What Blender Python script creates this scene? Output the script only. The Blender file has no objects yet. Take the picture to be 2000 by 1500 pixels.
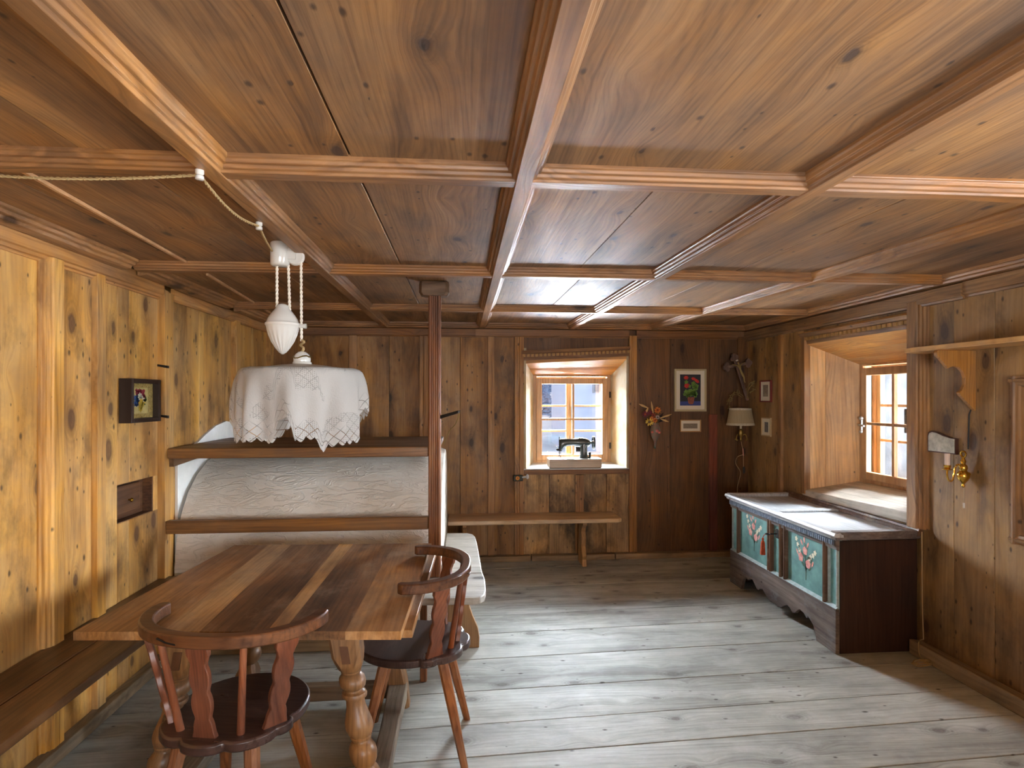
import bpy, bmesh, math, random
from mathutils import Vector, Matrix
random.seed(7)
S = bpy.context.scene
COL = S.collection
PI = math.pi

# ------------------------------------------------------------------ camera, world, lights, exposure
F_PX, VX, HY, CAM_Z = 1150.0, 903.0, 775.0, 1.5
YAW = math.atan((1000 - VX) / F_PX)
cam_d = bpy.data.cameras.new('camera')
cam = bpy.data.objects.new('camera', cam_d)
COL.objects.link(cam)
cam.location = (0, 0, CAM_Z)
cam.rotation_euler = (PI / 2, 0, -YAW)
cam_d.sensor_width = 36.0
cam_d.lens = 36.0 * F_PX / 2000.0
cam_d.shift_y = (HY - 750.0) / 2000.0
cam_d.clip_start = 0.02
cam_d.clip_end = 500
S.camera = cam

S.view_settings.view_transform = 'Standard'
S.view_settings.look = 'None'
S.view_settings.gamma = 1.0
S.view_settings.use_curve_mapping = False
S.view_settings.exposure = 1.05
S.cycles.use_denoising = True
S.cycles.max_bounces = 10
S.cycles.diffuse_bounces = 6
S.cycles.glossy_bounces = 4
S.cycles.transparent_max_bounces = 16
S.cycles.sample_clamp_indirect = 4.0
S.cycles.caustics_reflective = False
S.cycles.caustics_refractive = False

wd = bpy.data.worlds.new('overcast_sky')
S.world = wd
wd.use_nodes = True
bg = wd.node_tree.nodes['Background']
bg.inputs['Color'].default_value = (0.80, 0.89, 1.0, 1)
bg.inputs['Strength'].default_value = 1.15


def outdoor_lamp(name, loc, target, sx, sy, power, col=(0.92, 0.965, 1.0)):
    d = bpy.data.lights.new(name, 'AREA')
    d.shape = 'RECTANGLE'
    d.size, d.size_y, d.energy, d.color = sx, sy, power, col
    o = bpy.data.objects.new(name, d)
    COL.objects.link(o)
    o.location = loc
    o.rotation_euler = (Vector(target) - Vector(loc)).to_track_quat('-Z', 'Y').to_euler()
    return o


# outdoor lamps standing for overcast sky (high) and snow glare (low), plus added fill
outdoor_lamp('sky_back', (1.3, 14.0, 4.7), (1.05, 5.7, 1.25), 18.0, 4.6, 47000)
outdoor_lamp('snow_glare_back', (1.05, 9.2, -0.5), (1.05, 5.7, 1.45), 11.0, 2.0, 5000)
outdoor_lamp('sky_right', (8.0, 5.0, 3.1), (3.0, 3.9, 1.3), 4.4, 4.8, 9000)
outdoor_lamp('side_fill', (8.6, 0.2, 0.95), (2.7, 0.4, 1.4), 6.0, 2.6, 1900)  # fill lamp outside the added side window, brightens the left wall
outdoor_lamp('front_fill', (2.3, -6.3, 1.1), (0.4, -1.1, 1.4), 4.2, 3.2, 560)  # fill lamp outside the added window behind the camera
outdoor_lamp('low_side_fill', (4.8, 0.5, -0.5), (2.7, 0.5, 1.4), 5.0, 1.6, 1000)  # added low fill lamp, brightens the right part of the ceiling
outdoor_lamp('front_side_fill', (-3.2, -6.3, 0.4), (0.4, -1.1, 1.4), 5.0, 3.2, 750)  # added fill lamp, brightens the right wall and window reveal
outdoor_lamp('snow_glare_right', (5.2, 4.4, -0.5), (3.0, 3.9, 1.35), 4.0, 1.6, 900)  # low lamp added for the ceiling, in place of snow light


# ------------------------------------------------------------------ helpers
def ray(px, py):
    u = (px - 1000) / F_PX
    v = (HY - py) / F_PX
    s, c = math.sin(YAW), math.cos(YAW)
    return Vector((s + u * c, c - u * s, v))


def at(px, py, x=None, y=None, z=None):
    d = ray(px, py)
    t = (z - CAM_Z) / d.z if z is not None else (y / d.y if y is not None else x / d.x)
    return Vector((0, 0, CAM_Z)) + d * t


def lin(c):
    c = c / 255.0
    return c / 12.92 if c <= 0.04045 else ((c + 0.055) / 1.055) ** 2.4


def rgb(r, g, b):
    return (lin(r), lin(g), lin(b), 1.0)


class MB:
    def __init__(s):
        s.v, s.f = [], []

    def add(s, vs, fs):
        o = len(s.v)
        s.v += [tuple(p) for p in vs]
        s.f += [tuple(i + o for i in f) for f in fs]
        return s

    def hexa(s, p):
        return s.add(p, [(0, 3, 2, 1), (4, 5, 6, 7), (0, 1, 5, 4), (1, 2, 6, 5), (2, 3, 7, 6), (3, 0, 4, 7)])

    def box(s, x0, x1, y0, y1, z0, z1):
        return s.hexa([(x0, y0, z0), (x1, y0, z0), (x1, y1, z0), (x0, y1, z0),
                       (x0, y0, z1), (x1, y0, z1), (x1, y1, z1), (x0, y1, z1)])

    def loft(s, rings, caps=True, closed=True):
        n = len(rings[0])
        vs = [p for r in rings for p in r]
        fs = []
        for i in range(len(rings) - 1):
            for j in range(n if closed else n - 1):
                k = (j + 1) % n
                fs.append((i * n + j, i * n + k, (i + 1) * n + k, (i + 1) * n + j))
        if caps:
            fs.append(tuple(reversed(range(n))))
            fs.append(tuple(range((len(rings) - 1) * n, len(rings) * n)))
        return s.add(vs, fs)

    def prism(s, poly, fn, a, b):
        """poly: list of 2D points; fn(u, v, w) -> 3D; extruded from w=a to w=b"""
        return s.loft([[fn(u, v, a) for u, v in poly], [fn(u, v, b) for u, v in poly]])

    def bar(s, p0, p1, prof, up=(0, 0, 1)):
        p0, p1, up = Vector(p0), Vector(p1), Vector(up)
        d = (p1 - p0).normalized()
        r = d.cross(up).normalized()
        u = r.cross(d).normalized()
        return s.loft([[p + r * a + u * b for a, b in prof] for p in (p0, p1)])

    def lathe(s, prof, c=(0, 0, 0), n=24, flute=None, axis=None):
        rings = []
        for r, z in prof:
            ring = []
            for i in range(n):
                a = 2 * PI * i / n
                rr = r * (1 + (flute(a, z) if flute else 0))
                p = Vector((rr * math.cos(a), rr * math.sin(a), z))
                if axis is not None:
                    p = axis @ p
                ring.append(p + Vector(c))
            rings.append(ring)
        return s.loft(rings)

    def tube(s, pts, r, n=8):
        pts = [Vector(p) for p in pts]
        rs = r if isinstance(r, (list, tuple)) else [r] * len(pts)
        rings = []
        ref = Vector((0.31, 0.23, 0.92))
        for i, p in enumerate(pts):
            d = (pts[min(i + 1, len(pts) - 1)] - pts[max(i - 1, 0)]).normalized()
            if abs(d.dot(ref)) > 0.95:
                ref = Vector((0.9, 0.3, 0.1))
            a = d.cross(ref).normalized()
            b = d.cross(a).normalized()
            rings.append([p + (a * math.cos(2 * PI * k / n) + b * math.sin(2 * PI * k / n)) * rs[i] for k in range(n)])
        return s.loft(rings)

    def ball(s, c, r, n=12, m=8, sc=(1, 1, 1)):
        prof = [(math.sin(PI * (i + 0.02) / (m + 0.04)) * r, -math.cos(PI * (i + 0.02) / (m + 0.04)) * r) for i in range(m + 1)]
        return s.lathe(prof, c, n, axis=Matrix.Diagonal(Vector(sc)))

    def build(s, name, mat, parent=None, bevel=0.0, smooth=False, seg=1):
        me = bpy.data.meshes.new(name)
        me.from_pydata(s.v, [], s.f)
        bm = bmesh.new()
        bm.from_mesh(me)
        bmesh.ops.recalc_face_normals(bm, faces=bm.faces)
        bm.to_mesh(me)
        bm.free()
        if smooth:
            for p in me.polygons:
                p.use_smooth = True
            me.set_sharp_from_angle(angle=math.radians(38))
        if mat:
            me.materials.append(mat)
        o = bpy.data.objects.new(name, me)
        COL.objects.link(o)
        if parent:
            o.parent = parent
        if bevel:
            b = o.modifiers.new('bevel', 'BEVEL')
            b.width = bevel
            b.segments = seg
            b.limit_method = 'ANGLE'
            b.angle_limit = math.radians(35)
        return o


def circ(r, n=16, cx=0, cy=0):
    return [(cx + r * math.cos(2 * PI * i / n), cy + r * math.sin(2 * PI * i / n)) for i in range(n)]


def thing(name, label, cat, loc=(0, 0, 0), rotz=0.0, group=None):
    o = bpy.data.objects.new(name, None)
    o.empty_display_size = 0.1
    COL.objects.link(o)
    o.location = loc
    o.rotation_euler = (0, 0, rotz)
    o['label'], o['category'] = label, cat
    if group:
        o['group'] = group
    return o


def tag(o, label, cat, group=None):
    o['label'], o['category'] = label, cat
    if group:
        o['group'] = group
    return o


def struct(o):
    o['kind'] = 'structure'
    return o


def dup(root, loc, rotz, label):
    r = root.copy()
    COL.objects.link(r)
    r.location = loc
    r.rotation_euler = (0, 0, rotz)
    r['label'] = label
    for ch in list(root.children):
        c = ch.copy()
        COL.objects.link(c)
        c.parent = r
        for g in list(ch.children):
            d = g.copy()
            COL.objects.link(d)
            d.parent = c
    return r


def catmull(pts, n=8):
    out = []
    P = [pts[0]] + list(pts) + [pts[-1]]
    for i in range(1, len(P) - 2):
        p0, p1, p2, p3 = [Vector(q) for q in P[i - 1:i + 3]]
        for k in range(n):
            t = k / n
            out.append(0.5 * ((2 * p1) + (p2 - p0) * t + (2 * p0 - 5 * p1 + 4 * p2 - p3) * t * t + (3 * p1 - p0 - 3 * p2 + p3) * t ** 3))
    out.append(Vector(pts[-1]))
    return out


# ------------------------------------------------------------------ materials
def new_mat(name):
    m = bpy.data.materials.new(name)
    m.use_nodes = True
    nt = m.node_tree
    nt.nodes.clear()
    out = nt.nodes.new('ShaderNodeOutputMaterial')
    b = nt.nodes.new('ShaderNodeBsdfPrincipled')
    nt.links.new(b.outputs[0], out.inputs[0])
    return m, nt, b


def N(nt, typ, ins=None, **props):
    n = nt.nodes.new('ShaderNode' + typ)
    for k, v in props.items():
        setattr(n, k, v)
    for k, v in (ins or {}).items():
        if isinstance(v, bpy.types.NodeSocket):
            nt.links.new(v, n.inputs[k])
        else:
            n.inputs[k].default_value = v
    return n


def M(nt, op, a, b=0.0, c=0.0, clamp=False):
    n = N(nt, 'Math', {0: a, 1: b, 2: c}, operation=op)
    n.use_clamp = clamp
    return n.outputs[0]


def MR(nt, v, a, b, c, d):
    n = N(nt, 'MapRange', {0: v, 1: a, 2: b, 3: c, 4: d})
    n.clamp = True
    return n.outputs[0]


def mixc(nt, fac, a, b, mode='MIX'):
    n = nt.nodes.new('ShaderNodeMix')
    n.data_type = 'RGBA'
    n.blend_type = mode
    for i, v in ((0, fac), (6, a), (7, b)):
        if isinstance(v, bpy.types.NodeSocket):
            nt.links.new(v, n.inputs[i])
        else:
            n.inputs[i].default_value = v
    return n.outputs[2]


def plain(name, col, rough=0.6, metal=0.0, spec=0.4, noise=0.0, nscale=20.0, bump=0.0, col2=None, coat=0.0):
    m, nt, b = new_mat(name)
    b.inputs['Roughness'].default_value = rough
    b.inputs['Metallic'].default_value = metal
    b.inputs['Specular IOR Level'].default_value = spec
    b.inputs['Coat Weight'].default_value = coat
    b.inputs['Base Color'].default_value = col
    if noise or bump:
        tc = N(nt, 'TexCoord')
        nz = N(nt, 'TexNoise', {'Vector': tc.outputs['Object'], 'Scale': nscale, 'Detail': 5.0, 'Roughness': 0.6})
        if noise:
            dark = col2 or tuple(c * (1 - noise) for c in col[:3]) + (1,)
            nt.links.new(mixc(nt, MR(nt, nz.outputs[0], 0.35, 0.65, 0, 1), dark, col), b.inputs['Base Color'])
        if bump:
            bp = N(nt, 'Bump', {'Height': nz.outputs[0], 'Strength': bump, 'Distance': 0.01})
            nt.links.new(bp.outputs[0], b.inputs['Normal'])
    return m


AX = {'X': 0, 'Y': 1, 'Z': 2}


def wood(name, c0, c1, c2, along, across, rough=0.5, spec=0.35, knots=0.0, speck=0.0, dirt=0.0, bump=0.2, var=0.25,
         rnd=True, fine=1.0, knot_col=(45, 26, 16), coat=0.0, wear=None, freq=1.0, ks=(3.0, 1.3), ksz=(0.05, 0.12), kmix=0.85, lines=0.5, ring=62.0, patina=0.5, dthr=(0.5, 0.72)):
    m, nt, bs = new_mat(name)
    bs.inputs['Specular IOR Level'].default_value = spec
    bs.inputs['Coat Weight'].default_value = coat
    bs.inputs['Coat Roughness'].default_value = 0.25
    tc = N(nt, 'TexCoord')
    oi = N(nt, 'ObjectInfo')
    sp = N(nt, 'SeparateXYZ', {0: tc.outputs['Object']})
    R = oi.outputs['Random']
    a = sp.outputs[AX[along]]
    b = sp.outputs[AX[across]]
    c = sp.outputs[3 - AX[along] - AX[across]]
    if rnd:
        a = M(nt, 'MULTIPLY_ADD', R, 37.0, a)
        b = M(nt, 'MULTIPLY_ADD', R, 91.0, b)
    b0 = b
    kd = None
    if knots:
        kv = N(nt, 'CombineXYZ', {0: M(nt, 'MULTIPLY', b, ks[0]), 1: M(nt, 'MULTIPLY', a, ks[1])})
        wob = N(nt, 'TexNoise', {'Vector': N(nt, 'CombineXYZ', {0: M(nt, 'MULTIPLY', b, 20.0), 1: M(nt, 'MULTIPLY', a, 20.0)}).outputs[0], 'Scale': 1.0, 'Detail': 3.0})
        vo = N(nt, 'TexVoronoi', {'Vector': kv.outputs[0], 'Scale': 1.0}, voronoi_dimensions='2D')
        kd = M(nt, 'MULTIPLY_ADD', M(nt, 'SUBTRACT', wob.outputs[0], 0.5), 0.06, vo.outputs['Distance'])
        gate = N(nt, 'SeparateColor', {0: vo.outputs['Color']})
        g1 = gate.outputs[0]
        bend = M(nt, 'POWER', MR(nt, kd, 0.0, 0.36, 1, 0), 2.0)
        b = M(nt, 'MULTIPLY_ADD', bend, 0.05, b)
    broad = N(nt, 'TexNoise', {'Vector': N(nt, 'CombineXYZ', {0: M(nt, 'MULTIPLY', b, 6.0 * freq), 1: M(nt, 'MULTIPLY', a, 0.9 * freq), 2: M(nt, 'MULTIPLY', c, 6.0)}).outputs[0],
                               'Scale': 1.0, 'Detail': 5.0, 'Roughness': 0.6, 'Distortion': 0.7})
    finen = N(nt, 'TexNoise', {'Vector': N(nt, 'CombineXYZ', {0: M(nt, 'MULTIPLY', b, 85.0 * freq), 1: M(nt, 'MULTIPLY', a, 1.6 * freq), 2: M(nt, 'MULTIPLY', c, 40.0)}).outputs[0],
                               'Scale': 1.0, 'Detail': 3.0, 'Roughness': 0.55, 'Distortion': 0.3})
    fac = M(nt, 'ADD', M(nt, 'MULTIPLY', MR(nt, broad.outputs[0], 0.3, 0.7, 0, 1), 1 - 0.3 * fine),
            M(nt, 'MULTIPLY', MR(nt, finen.outputs[0], 0.3, 0.7, 0, 1), 0.3 * fine))
    ramp = N(nt, 'ValToRGB', {0: fac})
    e = ramp.color_ramp.elements
    e[0].position, e[0].color = 0.08, rgb(*c0)
    e[1].position, e[1].color = 0.92, rgb(*c2)
    mid = e.new(0.5)
    mid.color = rgb(*c1)
    colr = ramp.outputs[0]
    h = finen.outputs[0]
    if lines:      # late-wood lines running in flames along the board
        rn = N(nt, 'TexNoise', {'Vector': N(nt, 'CombineXYZ', {0: M(nt, 'MULTIPLY', b, 2.4 * ring / 62), 1: M(nt, 'MULTIPLY', a, 0.42 * ring / 62), 2: M(nt, 'MULTIPLY', c, 2.0)}).outputs[0], 'Scale': 1.0, 'Detail': 2.5, 'Roughness': 0.5})
        ph = M(nt, 'MULTIPLY_ADD', b, ring * 0.6, M(nt, 'MULTIPLY', rn.outputs[0], 17.0))
        lm = M(nt, 'POWER', M(nt, 'MULTIPLY_ADD', M(nt, 'SINE', M(nt, 'MULTIPLY', ph, 6.2832)), 0.5, 0.5), 3.0)
        lm = M(nt, 'MULTIPLY', lm, MR(nt, finen.outputs[0], 0.25, 0.6, 1.0, 0.35))
        colr = mixc(nt, M(nt, 'MULTIPLY', lm, lines), colr, rgb(*[int(v * 0.82) for v in c0]))
        h = M(nt, 'SUBTRACT', h, M(nt, 'MULTIPLY', lm, 0.35 * lines))
    if patina:
        pn = N(nt, 'TexNoise', {'Vector': N(nt, 'CombineXYZ', {0: M(nt, 'MULTIPLY', b0, 3.4), 1: M(nt, 'MULTIPLY', a, 1.9), 2: c}).outputs[0], 'Scale': 1.0, 'Detail': 7.0, 'Roughness': 0.68})
        pv = MR(nt, pn.outputs[0], 0.3, 0.7, 1.0 - 0.62 * patina, 1.0 + 0.42 * patina)
        colr = N(nt, 'HueSaturation', {'Color': colr, 'Value': pv, 'Saturation': MR(nt, pn.outputs[0], 0.3, 0.7, 0.86, 1.08)}).outputs[0]
    if knots:
        size = MR(nt, gate.outputs[1], 0, 1, ksz[0], ksz[1])
        on = MR(nt, g1, 1 - knots - 0.01, 1 - knots + 0.01, 0, 1)
        rel = M(nt, 'DIVIDE', kd, size)
        core = M(nt, 'MULTIPLY', MR(nt, rel, 0.55, 1.0, 1, 0), on)
        halo = M(nt, 'MULTIPLY', MR(nt, rel, 0.8, 2.6, 0.45, 0), on)
        ringn = M(nt, 'MULTIPLY_ADD', M(nt, 'SINE', M(nt, 'MULTIPLY', rel, 14.0)), 0.25, 0.75)
        colr = mixc(nt, M(nt, 'MULTIPLY', halo, ringn), colr, rgb(*[int(v * 0.6) for v in c0]))
        colr = mixc(nt, M(nt, 'MULTIPLY', core, kmix), colr, rgb(*knot_col))
        h = M(nt, 'SUBTRACT', h, M(nt, 'MULTIPLY', core, 0.6))
    if speck:
        v2 = N(nt, 'TexVoronoi', {'Vector': N(nt, 'CombineXYZ', {0: M(nt, 'MULTIPLY', b0, 22.0), 1: M(nt, 'MULTIPLY', a, 12.0)}).outputs[0], 'Scale': 1.0}, voronoi_dimensions='2D')
        g2 = N(nt, 'SeparateColor', {0: v2.outputs['Color']}).outputs[0]
        gc = N(nt, 'SeparateColor', {0: v2.outputs['Color']})
        sm = M(nt, 'MULTIPLY', MR(nt, M(nt, 'DIVIDE', M(nt, 'MULTIPLY_ADD', finen.outputs[0], 0.12, v2.outputs['Distance']), MR(nt, gc.outputs[1], 0, 1, 0.35, 1.5)), 0.10, 0.2, 1, 0), MR(nt, g2, 1 - speck, 1 - speck + 0.02, 0, 1))
        colr = mixc(nt, M(nt, 'MULTIPLY', sm, 0.8), colr, rgb(38, 24, 16))
        h = M(nt, 'SUBTRACT', h, M(nt, 'MULTIPLY', sm, 0.5))
    if dirt:
        dn = N(nt, 'TexNoise', {'Vector': N(nt, 'CombineXYZ', {0: M(nt, 'MULTIPLY', b0, 5.0), 1: M(nt, 'MULTIPLY', a, 2.6), 2: c}).outputs[0], 'Scale': 1.0, 'Detail': 6.0, 'Roughness': 0.65})
        colr = mixc(nt, M(nt, 'MULTIPLY', MR(nt, dn.outputs[0], dthr[0], dthr[1], 0, 1), dirt), colr, rgb(40, 30, 24))
    if wear:
        wn = N(nt, 'TexNoise', {'Vector': N(nt, 'CombineXYZ', {0: M(nt, 'MULTIPLY', b0, 7.0), 1: M(nt, 'MULTIPLY', a, 4.0), 2: c}).outputs[0], 'Scale': 1.0, 'Detail': 5.0, 'Roughness': 0.7})
        colr = mixc(nt, MR(nt, wn.outputs[0], 0.52, 0.75, 0, wear[1]), colr, rgb(*wear[0]))
    if var:
        hs = N(nt, 'HueSaturation', {'Color': colr, 'Value': MR(nt, R, 0, 1, 1 - var / 2, 1 + var / 2), 'Saturation': 1.0})
        colr = hs.outputs[0]
    nt.links.new(colr, bs.inputs['Base Color'])
    nt.links.new(MR(nt, broad.outputs[0], 0.3, 0.7, rough + 0.08, rough - 0.08), bs.inputs['Roughness'])
    bp = N(nt, 'Bump', {'Height': h, 'Strength': bump, 'Distance': 0.004})
    nt.links.new(bp.outputs[0], bs.inputs['Normal'])
    return m


GOLD = ((146, 98, 44), (194, 142, 72), (218, 170, 98))
BACK = ((104, 68, 31), (146, 101, 51), (172, 127, 72))
RIGHT = ((108, 78, 45), (154, 116, 70), (180, 140, 88))
CEIL = ((96, 66, 38), (140, 99, 58), (172, 128, 80))
BEAM = ((112, 76, 44), (152, 107, 64), (184, 138, 92))
MAT = {}
MAT['wall_left'] = wood('left_panel_wood', *GOLD, 'Z', 'Y', rough=0.5, knots=0.72, speck=0.3, dirt=0.55, var=0.18, lines=0.2, fine=0.55, ks=(4.6, 2.2), ksz=(0.06, 0.17), knot_col=(72, 46, 36), kmix=0.75, dthr=(0.52, 0.68))
MAT['wall_back'] = wood('back_panel_wood', *BACK, 'Z', 'X', rough=0.5, knots=0.6, speck=0.2, dirt=0.6, var=0.2, lines=0.25, fine=0.6, ks=(4.2, 2.0), ksz=(0.06, 0.15), kmix=0.75)
MAT['grimy'] = wood('grimy_panel_wood', (118, 86, 50), (178, 136, 84), (206, 164, 110), 'Z', 'X', rough=0.55, knots=0.3, speck=0.22, dirt=0.85, var=0.1, dthr=(0.46, 0.66), patina=0.8, lines=0.25)
MAT['dark_back'] = wood('dark_panel_wood', (78, 50, 25), (108, 71, 38), (130, 90, 52), 'Z', 'X', rough=0.5, knots=0.4, speck=0.06, dirt=0.3, var=0.12)
MAT['wall_right'] = wood('right_panel_wood', *RIGHT, 'Z', 'Y', rough=0.5, knots=0.62, speck=0.24, dirt=0.55, var=0.15, lines=0.25, fine=0.6, ks=(4.2, 2.0), ksz=(0.06, 0.16), knot_col=(64, 46, 40), kmix=0.75)
MAT['ceiling'] = wood('ceiling_board_wood', *CEIL, 'Y', 'X', rough=0.62, spec=0.6, knots=0.6, speck=0.12, dirt=0.3, var=0.18, fine=1.1, ks=(3.0, 1.5), ksz=(0.03, 0.085), knot_col=(58, 42, 36), ring=110.0, lines=0.4)
MAT['beam_y'] = wood('ceiling_beam_wood', *BEAM, 'Y', 'X', rough=0.45, spec=0.5, knots=0.15, var=0.12, fine=1.3)
MAT['beam_x'] = wood('ceiling_batten_wood', (104, 69, 38), (146, 100, 58), (176, 130, 84), 'X', 'Y', rough=0.45, spec=0.5, knots=0.15, var=0.15, fine=1.3)
MAT['trim_zl'] = wood('left_batten_wood', *GOLD, 'Z', 'Y', rough=0.5, knots=0.1, speck=0.12, var=0.15, fine=1.2)
MAT['trim_zb'] = wood('back_batten_wood', (120, 78, 40), (160, 112, 62), (190, 140, 86), 'Z', 'X', rough=0.5, knots=0.2, speck=0.14, var=0.2, fine=1.2)
MAT['trim_zr'] = wood('right_batten_wood', (100, 70, 42), (148, 106, 64), (176, 132, 86), 'Z', 'Y', rough=0.5, knots=0.1, speck=0.1, var=0.15, fine=1.2)
MAT['trim_y'] = wood('rail_wood_long', (138, 92, 46), (180, 126, 70), (204, 154, 96), 'Y', 'Z', rough=0.5, knots=0.25, speck=0.08, var=0.12)
MAT['trim_yr'] = wood('rail_wood_right', (96, 68, 42), (140, 102, 64), (168, 126, 82), 'Y', 'Z', rough=0.5, knots=0.35, speck=0.08, var=0.1)
MAT['trim_x'] = wood('rail_wood_cross', (88, 54, 28), (124, 82, 46), (150, 106, 64), 'X', 'Z', rough=0.5, knots=0.15, speck=0.06, var=0.12)
MAT['dentil'] = plain('dentil_carving', rgb(176, 132, 74), 0.6, noise=0.4, nscale=60)
MAT['floor'] = wood('floor_plank_wood', (136, 136, 128), (177, 179, 171), (202, 205, 198), 'X', 'Y', rough=0.6, spec=0.3, knots=0.5, speck=0.10,
                    dirt=0.12, var=0.14, knot_col=(104, 98, 92), bump=0.3, wear=((202, 203, 200), 0.5), ks=(4.2, 2.6), ksz=(0.05, 0.13), kmix=0.6, freq=0.8, lines=0.28, fine=0.7)
MAT['ledge_x'] = wood('ledge_wood_x', (110, 86, 60), (150, 122, 88), (178, 150, 114), 'X', 'Y', rough=0.6, knots=0.1, speck=0.05, dirt=0.3)
MAT['ledge_y'] = wood('ledge_wood_y', (110, 90, 66), (154, 132, 102), (182, 162, 130), 'Y', 'X', rough=0.6, knots=0.1, speck=0.05, dirt=0.25)
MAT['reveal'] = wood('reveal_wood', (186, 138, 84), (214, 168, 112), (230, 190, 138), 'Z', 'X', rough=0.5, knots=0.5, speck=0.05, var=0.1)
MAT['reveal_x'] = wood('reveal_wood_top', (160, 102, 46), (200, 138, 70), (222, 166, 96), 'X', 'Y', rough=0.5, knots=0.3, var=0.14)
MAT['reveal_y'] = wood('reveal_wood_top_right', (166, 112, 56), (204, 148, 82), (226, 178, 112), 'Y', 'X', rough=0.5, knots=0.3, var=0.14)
MAT['window'] = wood('window_frame_wood', (168, 124, 82), (198, 154, 108), (216, 176, 132), 'Z', 'X', rough=0.4, knots=0.0, var=0.06, rnd=True)
MAT['white_plaster'] = plain('white_plaster', rgb(226, 224, 218), 0.85, noise=0.12, nscale=8, bump=0.25)
MAT['yellow_plaster'] = plain('stained_plaster', rgb(186, 178, 156), 0.85, noise=1, nscale=3.5, bump=0.2, col2=rgb(174, 142, 84))
MAT['grey_plaster'] = plain('grey_rough_plaster', rgb(84, 88, 94), 0.9, noise=0.45, nscale=6, bump=0.8)
MAT['sill_white'] = plain('white_sill_paint', rgb(204, 204, 202), 0.6, noise=0.08, nscale=12)
MAT['sill_grey'] = wood('grey_sill_wood', (150, 138, 120), (186, 176, 160), (206, 198, 186), 'Y', 'X', rough=0.6, knots=0.1, dirt=0.2)
MAT['brass'] = plain('polished_brass', rgb(222, 178, 78), 0.2, metal=1.0)
MAT['old_brass'] = plain('dull_brass', rgb(150, 124, 66), 0.38, metal=1.0)
MAT['iron'] = plain('dark_iron', rgb(48, 44, 42), 0.5, metal=0.6, noise=0.3)
MAT['porcelain'] = plain('glazed_white_porcelain', rgb(204, 201, 194), 0.12, spec=0.6, coat=0.5)
MAT['cord_white'] = plain('white_twisted_cord', rgb(226, 218, 204), 0.8)
MAT['cord_tan'] = plain('tan_twisted_cord', rgb(164, 140, 98), 0.8)
MAT['cord_black'] = plain('black_cable', rgb(42, 38, 36), 0.6)
MAT['cord_beige'] = plain('beige_cable', rgb(176, 150, 112), 0.6)

MAT['window_outer'] = wood('outer_window_wood', (132, 104, 72), (158, 130, 94), (176, 148, 112), 'Z', 'X', rough=0.5, var=0.06)
m, nt, b = new_mat('window_glass')
nt.nodes.remove(b)
tr = N(nt, 'BsdfTransparent', {'Color': (0.97, 0.985, 1.0, 1)})
gl = N(nt, 'BsdfGlossy', {'Roughness': 0.02})
mx = N(nt, 'MixShader', {0: 0.05, 1: tr.outputs[0], 2: gl.outputs[0]})
nt.links.new(mx.outputs[0], nt.nodes['Material Output'].inputs[0])
MAT['glass'] = m

# ------------------------------------------------------------------ room constants
XL, XR, YB, YF = -1.70, 2.70, 5.40, -1.10
ZC = 2.17          # ceiling boards
ZS = 2.125         # beam soffits

# ------------------------------------------------------------------ floor
fl = struct(MB().box(XL - 0.3, XR + 0.3, YF - 0.3, YB + 0.3, -0.12, -0.035).build('floor', MAT['floor']))
JO = [-1.12, -0.86, -0.58, -0.3, -0.03, 0.25, 0.52, 0.80, 1.06, 1.33, 1.62, 1.90, 2.18, 2.456, 2.70, 3.006, 3.369, 3.724, 4.027, 4.32, 4.60, 4.86, 5.12, 5.44]
SL = 0.045
for i in range(len(JO) - 1):
    g = 0.0026
    xa, xb = XL - 0.02, XR + 0.02
    za = random.uniform(-0.0015, 0.0)
    y0, y1 = JO[i] + g, JO[i + 1] - g
    s0 = SL if 0 < i else 0
    s1 = SL if i < len(JO) - 2 else 0
    MB().hexa([(xa, y0 + s0 * xa, -0.034), (xb, y0 + s0 * xb, -0.034), (xb, y1 + s1 * xb, -0.034), (xa, y1 + s1 * xa, -0.034),
               (xa, y0 + s0 * xa, za), (xb, y0 + s0 * xb, za), (xb, y1 + s1 * xb, za), (xa, y1 + s1 * xa, za)]).build('floor_plank', MAT['floor'], fl, bevel=0.0015)

# ------------------------------------------------------------------ ceiling
ce = struct(MB().box(XL - 0.3, XR + 0.3, YF - 0.3, YB + 0.3, ZC + 0.03, ZC + 0.12).build('ceiling', MAT['ceiling']))
BX = [lambda y: -0.70, lambda y: 0.18 + 0 * y, lambda y: 1.11 - 0.02 * y, lambda y: 2.13 - 0.065 * y]
ROWS = [YF - 0.02, 0.30, 1.737, 3.09, 4.365, YB + 0.02]
colx = [lambda y: XL - 0.02] + BX + [lambda y: XR + 0.02]
SPLIT = {0: (0.36, 0.7), 1: (0.44,), 2: (), 3: (0.45,), 4: (0.5,)}
for r in range(5):
    ya, yb = ROWS[r], ROWS[r + 1]
    for c in range(5):
        cuts = [0.0] + [min(0.9, max(0.1, k + random.uniform(-0.06, 0.06))) if c not in (1,) else k for k in (() if (c, r) == (3, 1) else (0.55,) if (c, r) in ((2, 2), (2, 3)) else SPLIT[c])] + [1.0]
        for k in range(len(cuts) - 1):
            def X(t, y):
                return colx[c](y) * (1 - t) + colx[c + 1](y) * t
            g = 0.0015 if c != 1 else 0.003
            dz = random.uniform(0, 0.003)
            t0, t1 = cuts[k], cuts[k + 1]
            p = [(X(t0, ya) + g, ya, ZC + dz), (X(t1, ya) - g, ya, ZC + dz), (X(t1, yb) - g, yb, ZC + dz), (X(t0, yb) + g, yb, ZC + dz)]
            MB().hexa(p + [(q[0], q[1], ZC + 0.028) for q in p]).build('ceiling_board', MAT['ceiling'], ce, bevel=0.0012)
D = ZC - ZS + 0.0
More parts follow.
